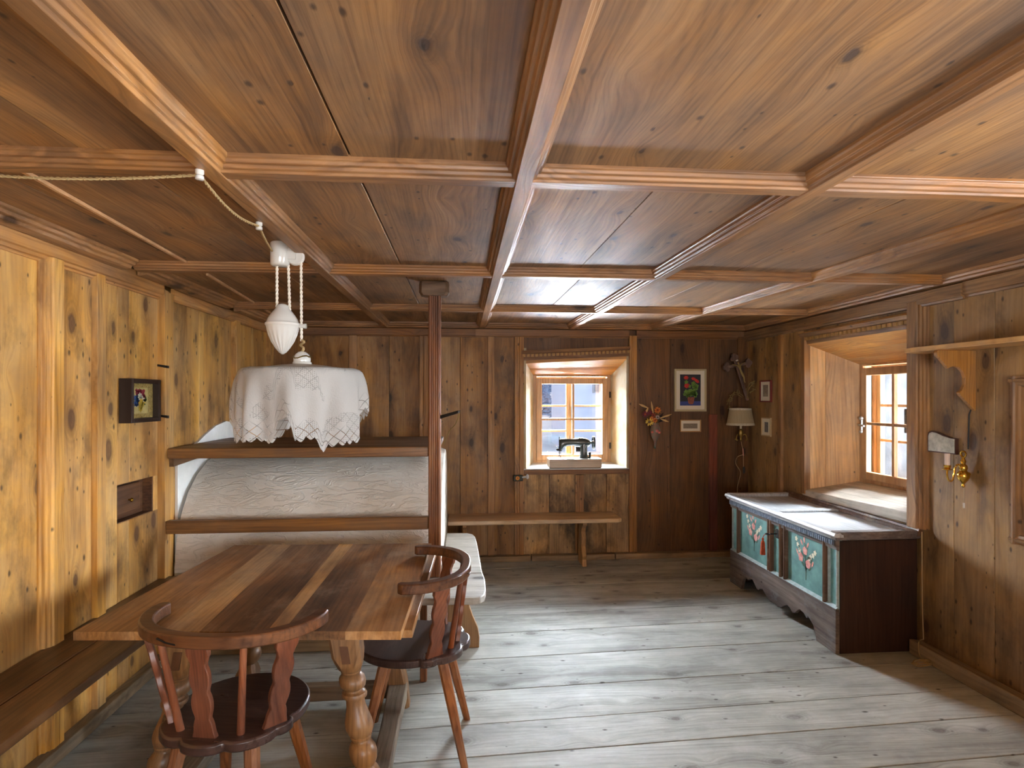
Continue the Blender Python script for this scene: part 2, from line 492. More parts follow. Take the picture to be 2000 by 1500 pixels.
BEAMP = [(-0.056, 0.01), (-0.056, -0.008), (-0.050, -0.012), (-0.047, -0.022), (-0.038, -0.024), (-0.035, -0.034), (-0.027, -0.037), (-0.024, -D),
         (0.024, -D), (0.027, -0.037), (0.035, -0.034), (0.038, -0.024), (0.047, -0.022), (0.050, -0.012), (0.056, -0.008), (0.056, 0.01)]
for fn in BX:
    MB().bar((fn(YF), YF, ZC), (fn(YB), YB, ZC), BEAMP).build('ceiling_beam', MAT['beam_y'], ce, bevel=0.0012)
BATP = [(a * 1.05, min(bb, 0.01) if bb > 0 else bb * 0.93) for a, bb in BEAMP]
for y in ROWS[1:-1]:
    for c in range(5):
        x0 = colx[c](y) + (0.0 if c else 0.10)
        x1 = colx[c + 1](y) - (0.0 if c < 4 else 0.03)
        MB().bar((x0, y, ZC), (x1, y, ZC), BATP).build('ceiling_batten', MAT['beam_x'], ce, bevel=0.0012)
# cornice strips where the ceiling meets the walls
CORP = [(-0.04, 0.01), (-0.04, -0.012), (-0.028, -0.016), (-0.024, -0.028), (-0.010, -0.032), (-0.004, -0.044), (0.03, -0.05), (0.04, -0.05), (0.04, 0.01)]
for y0, y1 in ((YF, 0.24), (0.36, 1.67), (1.81, 3.02), (3.16, 4.30), (4.43, YB)):
    MB().bar((-1.615, y0, ZC), (-1.615, y1, ZC), [(-a, bb) for a, bb in CORP]).build('cornice_strip', MAT['beam_y'], ce, bevel=0.001)
MB().bar((XR - 0.03, YF, ZC), (XR - 0.03, YB, ZC), CORP).build('cornice_strip', MAT['beam_y'], ce, bevel=0.001)
MB().bar((XL, YB - 0.04, ZC), (XR, YB - 0.04, ZC), [(-a, bb) for a, bb in CORP]).build('cornice_strip', MAT['beam_x'], ce, bevel=0.001)
# pale cable strip nailed slantwise under the left boards
a, bq, cq = at(25, 322, z=ZC - 0.004), at(395, 530, z=ZC - 0.004), at(528, 611, z=ZC - 0.004)
pale = plain('pale_strip_wood', rgb(206, 160, 116), 0.5, noise=0.25)
for p, q in ((a, a.lerp(bq, 0.985)), (bq.lerp(cq, 0.05), cq)):
    MB().bar(p, q, [(-0.006, -0.006), (0.006, -0.006), (0.006, 0.01), (-0.006, 0.01)]).build('cable_strip', pale, ce)

# ------------------------------------------------------------------ left wall
wl = struct(MB().box(XL - 0.25, XL - 0.055, YF - 0.3, YB + 0.3, -0.05, ZC + 0.03).build('wall_left', MAT['wall_left']))


def lboard(y0, y1, z0, z1, x=XL, name='wall_board', mat='wall_left', th=0.03):
    return MB().box(x - th, x, y0 + 0.0012, y1 - 0.0012, z0, z1).build(name, MAT[mat], wl, bevel=0.002)


NY0, NY1, NZ0, NZ1 = 3.065, 3.405, 0.87, 1.062
for y0, y1 in ((YF, -0.72), (-0.72, -0.35), (-0.35, 0.0), (0.0, 0.36), (0.36, 0.73), (0.73, 1.1), (1.1, 1.42), (1.42, 1.75), (1.75, 2.1), (2.1, 2.53), (2.61, 2.87), (2.91, NY0)):
    lboard(y0, y1, 0.0, 2.09)
for y0, y1 in ((NY0, 3.17), (3.17, 3.47)):
    lboard(y0, y1, NZ1, 2.09)
    lboard(y0, y1, 0.0, NZ0)
lboard(NY1, 3.47, NZ0, NZ1)
for y0, y1 in ((3.60, 4.0), (4.0, 4.56), (4.62, 4.95), (4.95, 5.2), (5.2, 5.42)):
    lboard(y0, y1, 0.0, 2.09, x=XL - 0.012)
# battens
BAT1 = [(-0.055, -0.02), (-0.055, 0.008), (-0.045, 0.010), (-0.041, 0.022), (-0.030, 0.022), (-0.026, 0.032), (-0.016, 0.032), (-0.012, 0.038), (0.050, 0.038), (0.050, -0.02)]


def lbatten(y, prof, z0=0.06, z1=2.07, name='batten'):
    b_ = MB()
    b_.loft([[(XL + h, y + w, z) for w, h in prof] for z in (z0, z1)])
    return b_.build(name, MAT['trim_zl'], wl, bevel=0.0015)


for yy in (-0.5, 0.55, 1.55, 2.567):
    lbatten(yy, BAT1)
for yy in (0.05, 1.05, 2.06, 2.895):
    lbatten(yy, [(-0.033, -0.02), (-0.033, 0.026), (0.033, 0.026), (0.033, -0.02)]) if yy > 2.5 else None
POST = [(-0.085, -0.03), (-0.085, 0.040), (-0.045, 0.040), (-0.040, 0.032), (-0.018, 0.032), (-0.012, 0.020), (0.060, 0.016), (0.075, 0.012), (0.075, -0.03)]
lbatten(3.535, POST, z1=2.10, name='wall_post')
lbatten(4.59, [(-0.05, -0.03), (-0.05, 0.024), (-0.03, 0.026), (-0.02, 0.018), (0.05, 0.018), (0.05, -0.03)])
lbatten(5.36, [(-0.05, -0.03), (-0.05, 0.03), (0.05, 0.03), (0.05, -0.03)])
for zz in (1.672, 1.392):
    MB().hexa([(XL - 0.01, 3.448, zz), (XL + 0.058, 3.442, zz - 0.012), (XL + 0.058, 3.46, zz - 0.012), (XL - 0.01, 3.47, zz),
               (XL - 0.01, 3.448, zz + 0.012), (XL + 0.058, 3.442, zz + 0.002), (XL + 0.058, 3.46, zz + 0.002), (XL - 0.01, 3.47, zz + 0.012)]).build('iron_peg', MAT['iron'], wl)
RAILP = [(0.0, 2.045), (0.018, 2.045), (0.020, 2.055), (0.032, 2.057), (0.034, 2.070), (0.046, 2.074), (0.046, 2.148), (0.038, 2.152), (0.0, 2.152)]
b_ = MB().loft([[(XL - 0.01 + h, y, z) for h, z in RAILP] for y in (YF, 3.455)])
b_.build('frieze_rail', MAT['trim_y'], wl, bevel=0.001)
RAILP2 = [(0.0, 2.060), (0.012, 2.060), (0.022, 2.070), (0.022, 2.135), (0.0, 2.135)]
MB().loft([[(XL - 0.005 + h, y, z) for h, z in RAILP2] for y in (3.61, YB)]).build('frieze_rail', MAT['trim_y'], wl, bevel=0.001)
# recess with a small dark drawer
dk = wood('dark_recess_wood', (52, 32, 20), (88, 56, 34), (112, 76, 46), 'Y', 'Z', rough=0.5)
rb = MB().box(XL - 0.053, XL - 0.05, NY0, NY1, NZ0, NZ1).build('recess_back', dk, wl)
MB().box(XL - 0.055, XL - 0.002, NY1 - 0.012, NY1, NZ0, NZ1).build('recess_side', dk, wl)
MB().box(XL - 0.055, XL - 0.002, NY0, NY1, NZ0 - 0.008, NZ0 + 0.004).build('recess_floor', dk, wl)
dr = MB().box(XL - 0.05, XL - 0.028, NY0 + 0.004, 3.325, NZ0 + 0.03, NZ1 - 0.016).build('recess_drawer', dk, wl, bevel=0.006, seg=2)
MB().lathe([(0.004, 0), (0.005, 0.008), (0.011, 0.014), (0.010, 0.02), (0.002, 0.024)], (XL - 0.028, 3.215, 0.965), 12, axis=Matrix.Rotation(PI / 2, 3, 'Y')).build('knob', MAT['brass'], dr, smooth=True)
# ledge at the foot
bl_ = struct(MB().box(XL, XL + 0.055, YF, 3.55, 0.0, 0.06).build('baseboard_left', MAT['ledge_y'], bevel=0.006, seg=2))

# ------------------------------------------------------------------ back wall
W1 = dict(x0=0.585, x1=1.53, z0=0.835, zl=1.807, zr=1.855, ix0=0.69, ix1=1.462, iz0=0.855, iz1=1.712, d=5.72)
wb = MB()
wb.box(XL - 0.3, 0.56, YB + 0.03, YB + 0.20, -0.05, ZC + 0.05)
wb.box(1.55, XR + 0.3, YB + 0.03, YB + 0.20, -0.05, ZC + 0.05)
wb.box(0.56, 1.55, YB + 0.03, YB + 0.20, -0.05, 0.80)
wb.box(0.56, 1.55, YB + 0.04, YB + 0.20, 1.89, ZC + 0.05)
wb = struct(wb.build('wall_back', MAT['dark_back']))


def bboard(x0, x1, z0, z1, y=YB, mat='wall_back', name='wall_board'):
    return MB().box(x0 + 0.0012, x1 - 0.0012, y, y + 0.03, z0, z1).build(name, MAT[mat], wb, bevel=0.002)


for x0, x1, mt in ((XL - 0.02, -1.36, 'wall_back'), (-1.36, -0.99, 'wall_back'), (-0.97, -0.66, 'wall_back'), (-0.66, -0.36, 'wall_back'), (-0.34, -0.02, 'wall_back'),
                   (-0.02, 0.25, 'wall_back'), (0.27, 0.50, 'wall_back'), (1.60, 1.95, 'dark_back'), (1.95, 2.335, 'dark_back'), (2.335, XR + 0.02, 'dark_back')):
    bboard(x0, x1, 0.0, 2.06, mat=mt)
for x0, x1 in ((0.53, 0.80), (0.80, 1.06), (1.10, 1.34), (1.34, 1.57)):
    bboard(x0, x1, 0.0, 0.79, mat='grimy')
bboard(0.50, 1.57, 1.93, 2.06, y=YB + 0.012, mat='dark_back')


def bbatten(x, w, h, z0, z1, step=False, name='batten', mat='trim_zb'):
    pr_ = [(-w, -0.02), (-w, h)] + ([(-w * 0.5, h), (-w * 0.4, h * 0.75), (0, h * 0.75), (w * 0.1, h), (w, h)] if step else [(w, h)]) + [(w, -0.02)]
    return MB().loft([[(x + a_, YB - h_, z) for a_, h_ in pr_] for z in (z0, z1)]).build(name, MAT[mat], wb, bevel=0.0018)


bbatten(-0.978, 0.034, 0.028, 0.0, 2.05)
bbatten(-0.35, 0.036, 0.03, 0.0, 2.05, True)
bbatten(0.262, 0.029, 0.022, 0.05, 2.05)
bbatten(0.52, 0.042, 0.03, 0.05, 2.05, True)
bbatten(1.587, 0.036, 0.028, 0.05, 2.07, True)
bbatten(1.081, 0.040, 0.02, 0.05, 0.775, True)
bbatten(2.36, 0.037, 0.03, 0.05, 1.335, mat='red_batten') if False else None
MAT['red_batten'] = wood('reddish_batten_wood', (84, 40, 30), (112, 58, 42), (134, 78, 56), 'Z', 'X', rough=0.5, speck=0.05)
MB().box(2.322, 2.398, YB - 0.03, YB + 0.01, 0.05, 1.335).build('batten', MAT['red_batten'], wb, bevel=0.003)
MB().box(2.60, XR, YB - 0.03, YB + 0.01, 0.05, 2.07).build('corner_post', MAT['dark_back'], wb, bevel=0.003)
FRP = [(0.0, 2.045), (0.014, 2.045), (0.018, 2.056), (0.026, 2.058), (0.026, 2.118), (0.0, 2.118)]
for x0, x1 in ((XL, 0.12), (0.12, 1.55), (1.62, XR - 0.0)):
    MB().loft([[(x, YB - h, z) for h, z in FRP] for x in (x0, x1)]).build('frieze_rail', MAT['trim_x'], wb, bevel=0.001)
for (x0, x1) in ((XL, -0.11), (-0.1, 0.62), (0.63, 1.4), (1.41, XR)):
    MB().box(x0, x1, YB - 0.075, YB, 0.0, 0.05).build('ledge', MAT['ledge_x'], wb, bevel=0.005, seg=2)


# window cornice with dentils: bar between two ends of unequal height
def dentil_cornice(p0, p1, out, n, parent, mat, h=0.085):
    p0, p1, out = Vector(p0), Vector(p1), Vector(out)
    up = Vector((0, 0, 1))
    pr_ = [(0.0, -h), (0.012, -h), (0.016, -h * 0.78), (0.020, -h * 0.72), (0.020, -h * 0.36), (0.034, -h * 0.30), (0.042, -h * 0.12), (0.050, 0.0), (0.0, 0.0)]
    MB().loft([[p + out * a_ + up * z_ for a_, z_ in pr_] for p in (p0, p1)]).build('window_cornice', mat, parent, bevel=0.001)
    ms = None
    for i in range(n):
        q = p0.lerp(p1, (i + 0.5) / n)
        dx = (p1 - p0) / n * 0.29
        b2 = MB()
        b2.hexa([q - dx - up * h * 0.66, q + dx - up * h * 0.66, q + dx + out * 0.031 - up * h * 0.66, q - dx + out * 0.031 - up * h * 0.66,
                 q - dx - up * h * 0.38, q + dx - up * h * 0.38, q + dx + out * 0.031 - up * h * 0.38, q - dx + out * 0.031 - up * h * 0.38])
        b2.build('dentil', MAT['dentil'], parent)


dentil_cornice((0.545, YB - 0.005, 1.922), (1.556, YB - 0.005, 1.968), (0, -1, 0), 26, wb, MAT['trim_x'], h=0.088)
# reveals
w = W1
MB().hexa([(w['x0'] - 0.06, YB - 0.002, 0.80), (w['x0'], YB - 0.002, 0.80), (w['ix0'], w['d'], 0.80), (w['ix0'] - 0.08, w['d'], 0.80),
           (w['x0'] - 0.06, YB - 0.002, 1.95), (w['x0'], YB - 0.002, 1.95), (w['ix0'], w['d'], 1.95), (w['ix0'] - 0.08, w['d'], 1.95)]).build('reveal', MAT['yellow_plaster'], wb)
MB().hexa([(w['x1'], YB - 0.002, 0.80), (w['x1'] + 0.05, YB - 0.002, 0.80), (w['ix1'] + 0.08, w['d'], 0.80), (w['ix1'], w['d'], 0.80),
           (w['x1'], YB - 0.002, 1.95), (w['x1'] + 0.05, YB - 0.002, 1.95), (w['ix1'] + 0.08, w['d'], 1.95), (w['ix1'], w['d'], 1.95)]).build('reveal', MAT['yellow_plaster'], wb)
ym = YB + 0.15
zm = lambda f, x: (w['zl'] + (w['zr'] - w['zl']) * x) * (1 - f) + w['iz1'] * f
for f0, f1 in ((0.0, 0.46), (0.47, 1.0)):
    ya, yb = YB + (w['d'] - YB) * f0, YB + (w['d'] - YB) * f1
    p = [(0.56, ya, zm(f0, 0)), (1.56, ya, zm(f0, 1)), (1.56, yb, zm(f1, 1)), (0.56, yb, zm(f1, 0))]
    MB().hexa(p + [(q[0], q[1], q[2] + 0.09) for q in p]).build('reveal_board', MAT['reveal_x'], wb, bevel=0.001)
sl1 = MB()
sl1.hexa([(0.56, YB - 0.012, 0.79), (1.555, YB - 0.012, 0.79), (1.5, w['d'], 0.79), (0.65, w['d'], 0.79),
          (0.56, YB - 0.012, 0.836), (1.555, YB - 0.012, 0.836), (1.5, w['d'], 0.856), (0.65, w['d'], 0.856)])
sl1.build('window_sill', MAT['sill_white'], wb, bevel=0.004)
MB().box(0.565, 1.555, YB - 0.018, YB + 0.02, 0.782, 0.826).build('sill_edge', MAT['trim_x'], wb, bevel=0.003)


# windows: u along the wall, d outward, z up
def window_unit(name, Mf, u0, u1, z0, z1, d, handle_u, flip):
    fw = 0.034

    def ring(b2, a0, a1, c0, c1, wd_, d0, d1):
        for (p0, p1, q0, q1) in ((a0, a0 + wd_, c0, c1), (a1 - wd_, a1, c0, c1), (a0 + wd_, a1 - wd_, c0, c0 + wd_), (a0 + wd_, a1 - wd_, c1 - wd_, c1)):
            pts = [Mf(p0, d0, q0), Mf(p1, d0, q0), Mf(p1, d1, q0), Mf(p0, d1, q0), Mf(p0, d0, q1), Mf(p1, d0, q1), Mf(p1, d1, q1), Mf(p0, d1, q1)]
            b2.hexa(pts)
        return b2

    def slab(p0, p1, d0, d1, q0, q1):
        return MB().hexa([Mf(p0, d0, q0), Mf(p1, d0, q0), Mf(p1, d1, q0), Mf(p0, d1, q0), Mf(p0, d0, q1), Mf(p1, d0, q1), Mf(p1, d1, q1), Mf(p0, d1, q1)])
    root = struct(ring(MB(), u0 - 0.03, u1 + 0.03, z0 - 0.04, z1 + 0.05, fw + 0.03, d, d + 0.07).build(name, MAT['window'], None, bevel=0.003))
    su0, su1, sz0, sz1 = u0 + fw - 0.004, u1 - fw + 0.004, z0 + fw - 0.012, z1 - fw + 0.004
    sw = 0.056
    sash = ring(MB(), su0, su1, sz0, sz1, sw, d - 0.012, d + 0.03).build('window_sash', MAT['window'], root, bevel=0.004)
    gu0, gu1, gz0, gz1 = su0 + sw, su1 - sw, sz0 + sw, sz1 - sw
    um, zm_ = (gu0 + gu1) / 2 + 0.01, gz0 + (gz1 - gz0) * 0.5
    slab(um - 0.011, um + 0.011, d - 0.006, d + 0.024, gz0, gz1).build('glazing_bar', MAT['window'], sash, bevel=0.002)
    slab(gu0, gu1, d - 0.004, d + 0.022, zm_ - 0.010, zm_ + 0.010).build('glazing_bar', MAT['window'], sash, bevel=0.002)
    for p0, p1 in ((gu0, um - 0.011), (um + 0.011, gu1)):
        for q0, q1 in ((gz0, zm_ - 0.01), (zm_ + 0.01, gz1)):
            slab(p0, p1, d + 0.008, d + 0.011, q0, q1).build('pane', MAT['glass'], sash)
    # outer casement of two leaves
    do = d + 0.13
    outer = ring(MB(), u0 - 0.05, u1 + 0.05, z0 - 0.05, z1 + 0.05, 0.06, do - 0.02, do + 0.05).build('outer_frame', MAT['window'], root)
    uc = u0 + (u1 - u0) * 0.5
    for (p0, p1) in ((u0 + 0.01, uc), (uc, u1 - 0.01)):
        leaf = ring(MB(), p0, p1, z0 + 0.01, z1 - 0.01, 0.036, do, do + 0.04).build('casement_leaf', MAT['window_outer'], root, bevel=0.003)
        for k in (1, 2):
            zz = z0 + 0.05 + (z1 - z0 - 0.10) * k / 3
            slab(p0 + 0.036, p1 - 0.036, do + 0.008, do + 0.03, zz - 0.009, zz + 0.009).build('glazing_bar', MAT['window'], leaf)
        zs = [z0 + 0.052 + (z1 - z0 - 0.104) * k / 3 for k in range(4)]
        for k in range(3):
            slab(p0 + 0.036, p1 - 0.036, do + 0.016, do + 0.019, zs[k] + 0.009 * (k > 0), zs[k + 1] - 0.009 * (k < 2)).build('pane', MAT['glass'], leaf)
    slab(uc + 0.012, uc + 0.034, do - 0.035, do, z0 + 0.38, z0 + 0.55).build('latch', MAT['iron'], root, bevel=0.004)
    # masonry behind the lining closes the gap between the two frames
    for (p0, p1, q0, q1) in ((u0 - 0.10, u0 - 0.015, z0 - 0.06, z1 + 0.08), (u1 + 0.015, u1 + 0.10, z0 - 0.06, z1 + 0.08), (u0 - 0.1, u1 + 0.1, z1 + 0.015, z1 + 0.10), (u0 - 0.1, u1 + 0.1, z0 - 0.10, z0 - 0.015)):
        slab(p0, p1, d + 0.06, do, q0, q1).build('box_lining', MAT['grey_plaster'] if flip else MAT['window'], root)
    return root, sash, (gu0, gu1, gz0, gz1)


r1, sash1, g1_ = window_unit('window_1', lambda u, dd, z: (u, dd, z), W1['ix0'], W1['ix1'], W1['iz0'], W1['iz1'], W1['d'], 0, False)
for zz in (1.52, 1.02):
    MB().tube([(W1['ix1'] - 0.012, W1['d'] - 0.02, zz - 0.03), (W1['ix1'] - 0.012, W1['d'] - 0.02, zz + 0.03)], 0.008).build('hinge', MAT['iron'], r1)

# ------------------------------------------------------------------ right wall
W2 = dict(y0=3.315, y1=4.42, z0=0.775, z1=1.912, iy0=3.50, iy1=4.225, iz0=0.865, iz1=1.745, d=3.0)
W3 = dict(y0=-0.35, y1=1.05)


def rslabs():
    b2 = MB()
    x0, x1 = XR + 0.03, XR + 0.2
    b2.box(x0, x1, YF - 0.3, W3['y0'], -0.05, ZC + 0.05)
    b2.box(x0, x1, W3['y1'], W2['y0'] - 0.02, -0.05, ZC + 0.05)
    b2.box(x0, x1, W2['y1'] + 0.02, YB + 0.3, -0.05, ZC + 0.05)
    b2.box(x0, x1, W2['y0'] - 0.02, W2['y1'] + 0.02, -0.05, 0.75)
    b2.box(x0, x1, W2['y0'] - 0.02, W2['y1'] + 0.02, 2.0, ZC + 0.05)
    b2.box(x0, x1, W3['y0'], W3['y1'], -0.05, 0.8)
    b2.box(x0, x1, W3['y0'], W3['y1'], 1.9, ZC + 0.05)
    return b2


wr = struct(rslabs().build('wall_right', MAT['wall_right']))


def rboard(y0, y1, z0, z1, x=XR, mat='wall_right', name='wall_board'):
    return MB().box(x, x + 0.03, y0 + 0.001, y1 - 0.001, z0, z1).build(name, MAT[mat], wr, bevel=0.002)


for y0, y1 in ((YF, -0.75), (-0.75, -0.35), (1.05, 1.35), (1.35, 1.7), (1.7, 2.05), (2.05, 2.4), (2.4, 2.78), (2.78, 3.03), (3.03, 3.30), (4.46, 4.78), (4.78, 5.05), (5.05, 5.42)):
    rboard(y0, y1, 0.0, 2.06)
for y0, y1 in ((-0.35, 0.0), (0.0, 0.35), (0.35, 0.7), (0.7, 1.05)):
    rboard(y0, y1, 0.0, 0.8)
    rboard(y0, y1, 1.9, 2.06)
for y0, y1 in ((3.30, 3.68), (3.68, 4.05), (4.05, 4.44)):
    rboard(y0, y1, 0.0, 0.73)
rboard(3.29, 4.44, 1.985, 2.06, x=XR + 0.01)


def rbatten(y, w_, h, z0, z1, prof=None, name='batten'):
    pr_ = prof or [(-w_, -0.02), (-w_, h), (w_, h), (w_, -0.02)]
    return MB().loft([[(XR - h_, y + a_, z) for a_, h_ in pr_] for z in (z0, z1)]).build(name, MAT['trim_zr'], wr, bevel=0.0018)


rbatten(4.785, 0.026, 0.024, 0.06, 2.05)
JAMB = [(-0.064, -0.03), (-0.064, 0.012), (-0.052, 0.014), (-0.048, 0.026), (-0.036, 0.026), (-0.032, 0.036), (-0.018, 0.036), (-0.012, 0.046), (0.060, 0.046), (0.060, -0.03)]
rbatten(3.26, 0, 0, 0.725, 2.06, prof=JAMB, name='window_jamb')
rbatten(4.445, 0, 0, 0.74, 2.0, prof=[(-0.04, -0.02), (-0.04, 0.03), (0.0, 0.03), (0.006, 0.022), (0.02, 0.022), (0.026, 0.014), (0.04, 0.014), (0.04, -0.02)], name='window_jamb')
FRR = [(0.0, 2.032), (0.016, 2.032), (0.020, 2.044), (0.030, 2.048), (0.030, 2.115), (0.0, 2.125)]
for y0, y1, o_ in ((YF, 2.94, 0.0), (2.94, YB, 0.012)):
    MB().loft([[(XR - h - (o_ if h > 0 else 0), y, z - o_ * 0.5) for h, z in FRR] for y in (y0, y1)]).build('frieze_rail', MAT['trim_yr'], wr, bevel=0.001)
dentil_cornice((XR + 0.005, 4.47, 1.996), (XR + 0.005, 3.325, 1.994), (-1, 0, 0), 24, wr, MAT['trim_yr'], h=0.082)
v = W2
X0 = XR - 0.004
# reveals: far (board with cracks), near, top, sill
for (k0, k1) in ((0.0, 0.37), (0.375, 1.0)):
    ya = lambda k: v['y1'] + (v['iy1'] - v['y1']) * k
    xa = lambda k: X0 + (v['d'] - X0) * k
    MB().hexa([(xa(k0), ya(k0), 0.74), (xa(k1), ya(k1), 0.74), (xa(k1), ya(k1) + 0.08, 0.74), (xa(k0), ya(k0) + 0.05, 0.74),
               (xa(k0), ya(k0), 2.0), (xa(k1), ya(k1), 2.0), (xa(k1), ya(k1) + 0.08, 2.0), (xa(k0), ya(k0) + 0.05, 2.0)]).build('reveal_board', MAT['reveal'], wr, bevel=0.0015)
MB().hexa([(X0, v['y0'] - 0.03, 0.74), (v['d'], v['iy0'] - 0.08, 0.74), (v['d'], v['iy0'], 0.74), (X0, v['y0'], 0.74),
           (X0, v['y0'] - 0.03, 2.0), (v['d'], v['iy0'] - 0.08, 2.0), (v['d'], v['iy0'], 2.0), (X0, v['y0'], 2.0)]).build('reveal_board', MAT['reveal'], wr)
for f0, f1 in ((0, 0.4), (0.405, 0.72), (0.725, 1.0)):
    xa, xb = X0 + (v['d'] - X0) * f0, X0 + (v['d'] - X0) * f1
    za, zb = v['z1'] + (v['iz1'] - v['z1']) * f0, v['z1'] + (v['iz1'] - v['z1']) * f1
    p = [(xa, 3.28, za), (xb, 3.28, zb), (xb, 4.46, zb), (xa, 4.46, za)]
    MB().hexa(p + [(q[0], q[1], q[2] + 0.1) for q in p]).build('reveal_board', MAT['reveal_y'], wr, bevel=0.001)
MB().hexa([(XR - 0.02, 3.30, 0.735), (v['d'], 3.44, 0.78), (v['d'], 4.28, 0.78), (XR - 0.02, 4.45, 0.715),
           (XR - 0.02, 3.30, 0.80), (v['d'], 3.44, 0.87), (v['d'], 4.28, 0.86), (XR - 0.02, 4.45, 0.765)]).build('window_sill', MAT['sill_grey'], wr, bevel=0.006, seg=2)
r2, sash2, g2_ = window_unit('window_2', lambda u, dd, z: (dd, u, z), v['iy0'], v['iy1'], v['iz0'], v['iz1'], v['d'], 0, True)
# espagnolette handle on the far stile
hd = MB().tube([(2.975, 4.165, 1.245), (2.975, 4.165, 1.335)], 0.009)
hd.tube([(2.975, 4.165, 1.29), (2.95, 4.165, 1.29), (2.945, 4.10, 1.285)], 0.008)
hd.ball((2.968, 4.165, 1.34), 0.016).ball((2.968, 4.165, 1.24), 0.013)
hd.build('window_handle', plain('bright_metal', rgb(200, 202, 204), 0.3, metal=0.9), r2, smooth=True)
# rough outer masonry reveals
om = MB()
om.box(3.185, 3.62, 4.215, 4.6, 0.2, 2.6).box(3.185, 3.52, 3.0, 3.51, 0.2, 2.6).box(3.185, 3.62, 3.51, 4.215, 1.73, 2.6).box(3.185, 3.66, 3.51, 4.215, 0.2, 0.86)
om.build('outer_masonry', MAT['grey_plaster'], wr)
ob = MB()
ob.box(0.2, 0.67, 5.955, 6.2, 0.2, 2.6).box(1.48, 1.95, 5.955, 6.2, 0.2, 2.6).box(0.67, 1.48, 5.955, 6.2, 1.75, 2.6).box(0.67, 1.48, 5.955, 6.2, 0.2, 0.82)
ob.build('outer_masonry', MAT['grey_plaster'], wb)
struct(MB().bar((XR - 0.045, YF, 0.0), (XR - 0.045, 3.24, 0.0), [(-0.05, 0.0), (0.05, 0.0), (0.05, 0.05), (0.02, 0.075), (-0.05, 0.085)]).build('baseboard_right', MAT['ledge_y'], bevel=0.006, seg=2))
MB().box(XR - 0.06, XR, 4.64, YB, 0.0, 0.06).build('ledge', MAT['ledge_y'], wr, bevel=0.005)
# unseen third window beside the camera, added to let in fill light
MB().box(XR + 0.06, XR + 0.12, W3['y0'], W3['y0'] + 0.08, 0.8, 1.9).box(XR + 0.06, XR + 0.12, W3['y1'] - 0.08, W3['y1'], 0.8, 1.9).box(
    XR + 0.06, XR + 0.12, W3['y0'] + 0.08, W3['y1'] - 0.08, 0.8, 0.88).box(XR + 0.06, XR + 0.12, W3['y0'] + 0.08, W3['y1'] - 0.08, 1.82, 1.9).box(
    XR + 0.06, XR + 0.12, 0.33, 0.37, 0.88, 1.82).build('added_window_frame', MAT['window'], wr)

# ------------------------------------------------------------------ wall behind the camera, with a window added for fill light
wf = MB()
wf.box(XL - 0.3, -0.5, YF - 0.2, YF, -0.05, ZC + 0.05).box(1.3, XR + 0.3, YF - 0.2, YF, -0.05, ZC + 0.05)
wf.box(-0.5, 1.3, YF - 0.2, YF, -0.05, 0.8).box(-0.5, 1.3, YF - 0.2, YF, 1.9, ZC + 0.05)
wf = struct(wf.build('wall_front', MAT['wall_back']))
MB().box(-0.5, -0.42, YF - 0.15, YF - 0.08, 0.8, 1.9).box(1.22, 1.3, YF - 0.15, YF - 0.08, 0.8, 1.9).box(-0.42, 1.22, YF - 0.15, YF - 0.08, 0.8, 0.88).box(
    -0.42, 1.22, YF - 0.15, YF - 0.08, 1.82, 1.9).box(0.37, 0.43, YF - 0.15, YF - 0.08, 0.88, 1.82).build('added_window_frame', MAT['window'], wf)


# ================================================================== things
def put(mb, name, mat, root, **k):
    """mesh written in world coordinates -> part of an unrotated root"""
    l = root.location
    mb.v = [(p[0] - l.x, p[1] - l.y, p[2] - l.z) for p in mb.v]
    return mb.build(name, mat, root, **k)


def sub(mb, name, mat, parent, root, **k):
    l = root.location
    mb.v = [(p[0] - l.x, p[1] - l.y, p[2] - l.z) for p in mb.v]
    return mb.build(name, mat, parent, **k)


# ------------------------------------------------------------------ dining table
for nm_, cs_ in (('walnut', ((104, 70, 38), (154, 110, 66), (190, 146, 96))), ('walnut_light', ((146, 106, 62), (190, 148, 96), (214, 174, 122))), ('walnut_dark', ((80, 53, 31), (130, 91, 56), (170, 129, 86)))):
    MAT[nm_] = wood(nm_ + '_table_wood', *cs_, 'Y', 'X', rough=0.4, spec=0.35, coat=0.08, var=0.12, fine=0.9, wear=((184, 164, 142), 0.4), bump=0.1, ring=80.0, patina=0.9, lines=0.35)
MAT['leg_wood'] = wood('turned_leg_wood', (100, 68, 38), (144, 103, 62), (174, 132, 86), 'Z', 'X', rough=0.42, spec=0.45, coat=0.15, var=0.08, fine=1.1, ring=120.0)
MAT['grey_wood'] = wood('worn_grey_wood', (92, 80, 66), (134, 120, 102), (164, 150, 132), 'Y', 'X', rough=0.6, var=0.12, wear=((176, 166, 150), 0.5), ring=120.0)
MAT['grey_wood_x'] = wood('worn_grey_wood_cross', (70, 54, 40), (108, 88, 68), (140, 118, 94), 'X', 'Y', rough=0.6, var=0.12)
TX, TY = -0.70, 2.475
TZ = 0.735
tb = thing('dining_table', 'brown walnut plank table with turned splayed legs beside the left wall bench', 'table', (TX, TY, 0))
FLc, FRc, BRc, BLc = [at(px, py, z=TZ) for px, py in ((143, 1234), (783, 1233), (842, 1061), (458, 1065))]
cutF = [0, 0.27, 0.385, 0.59, 0.64, 0.83, 1.0]
cutB = [0, 0.17, 0.285, 0.53, 0.60, 0.81, 1.0]
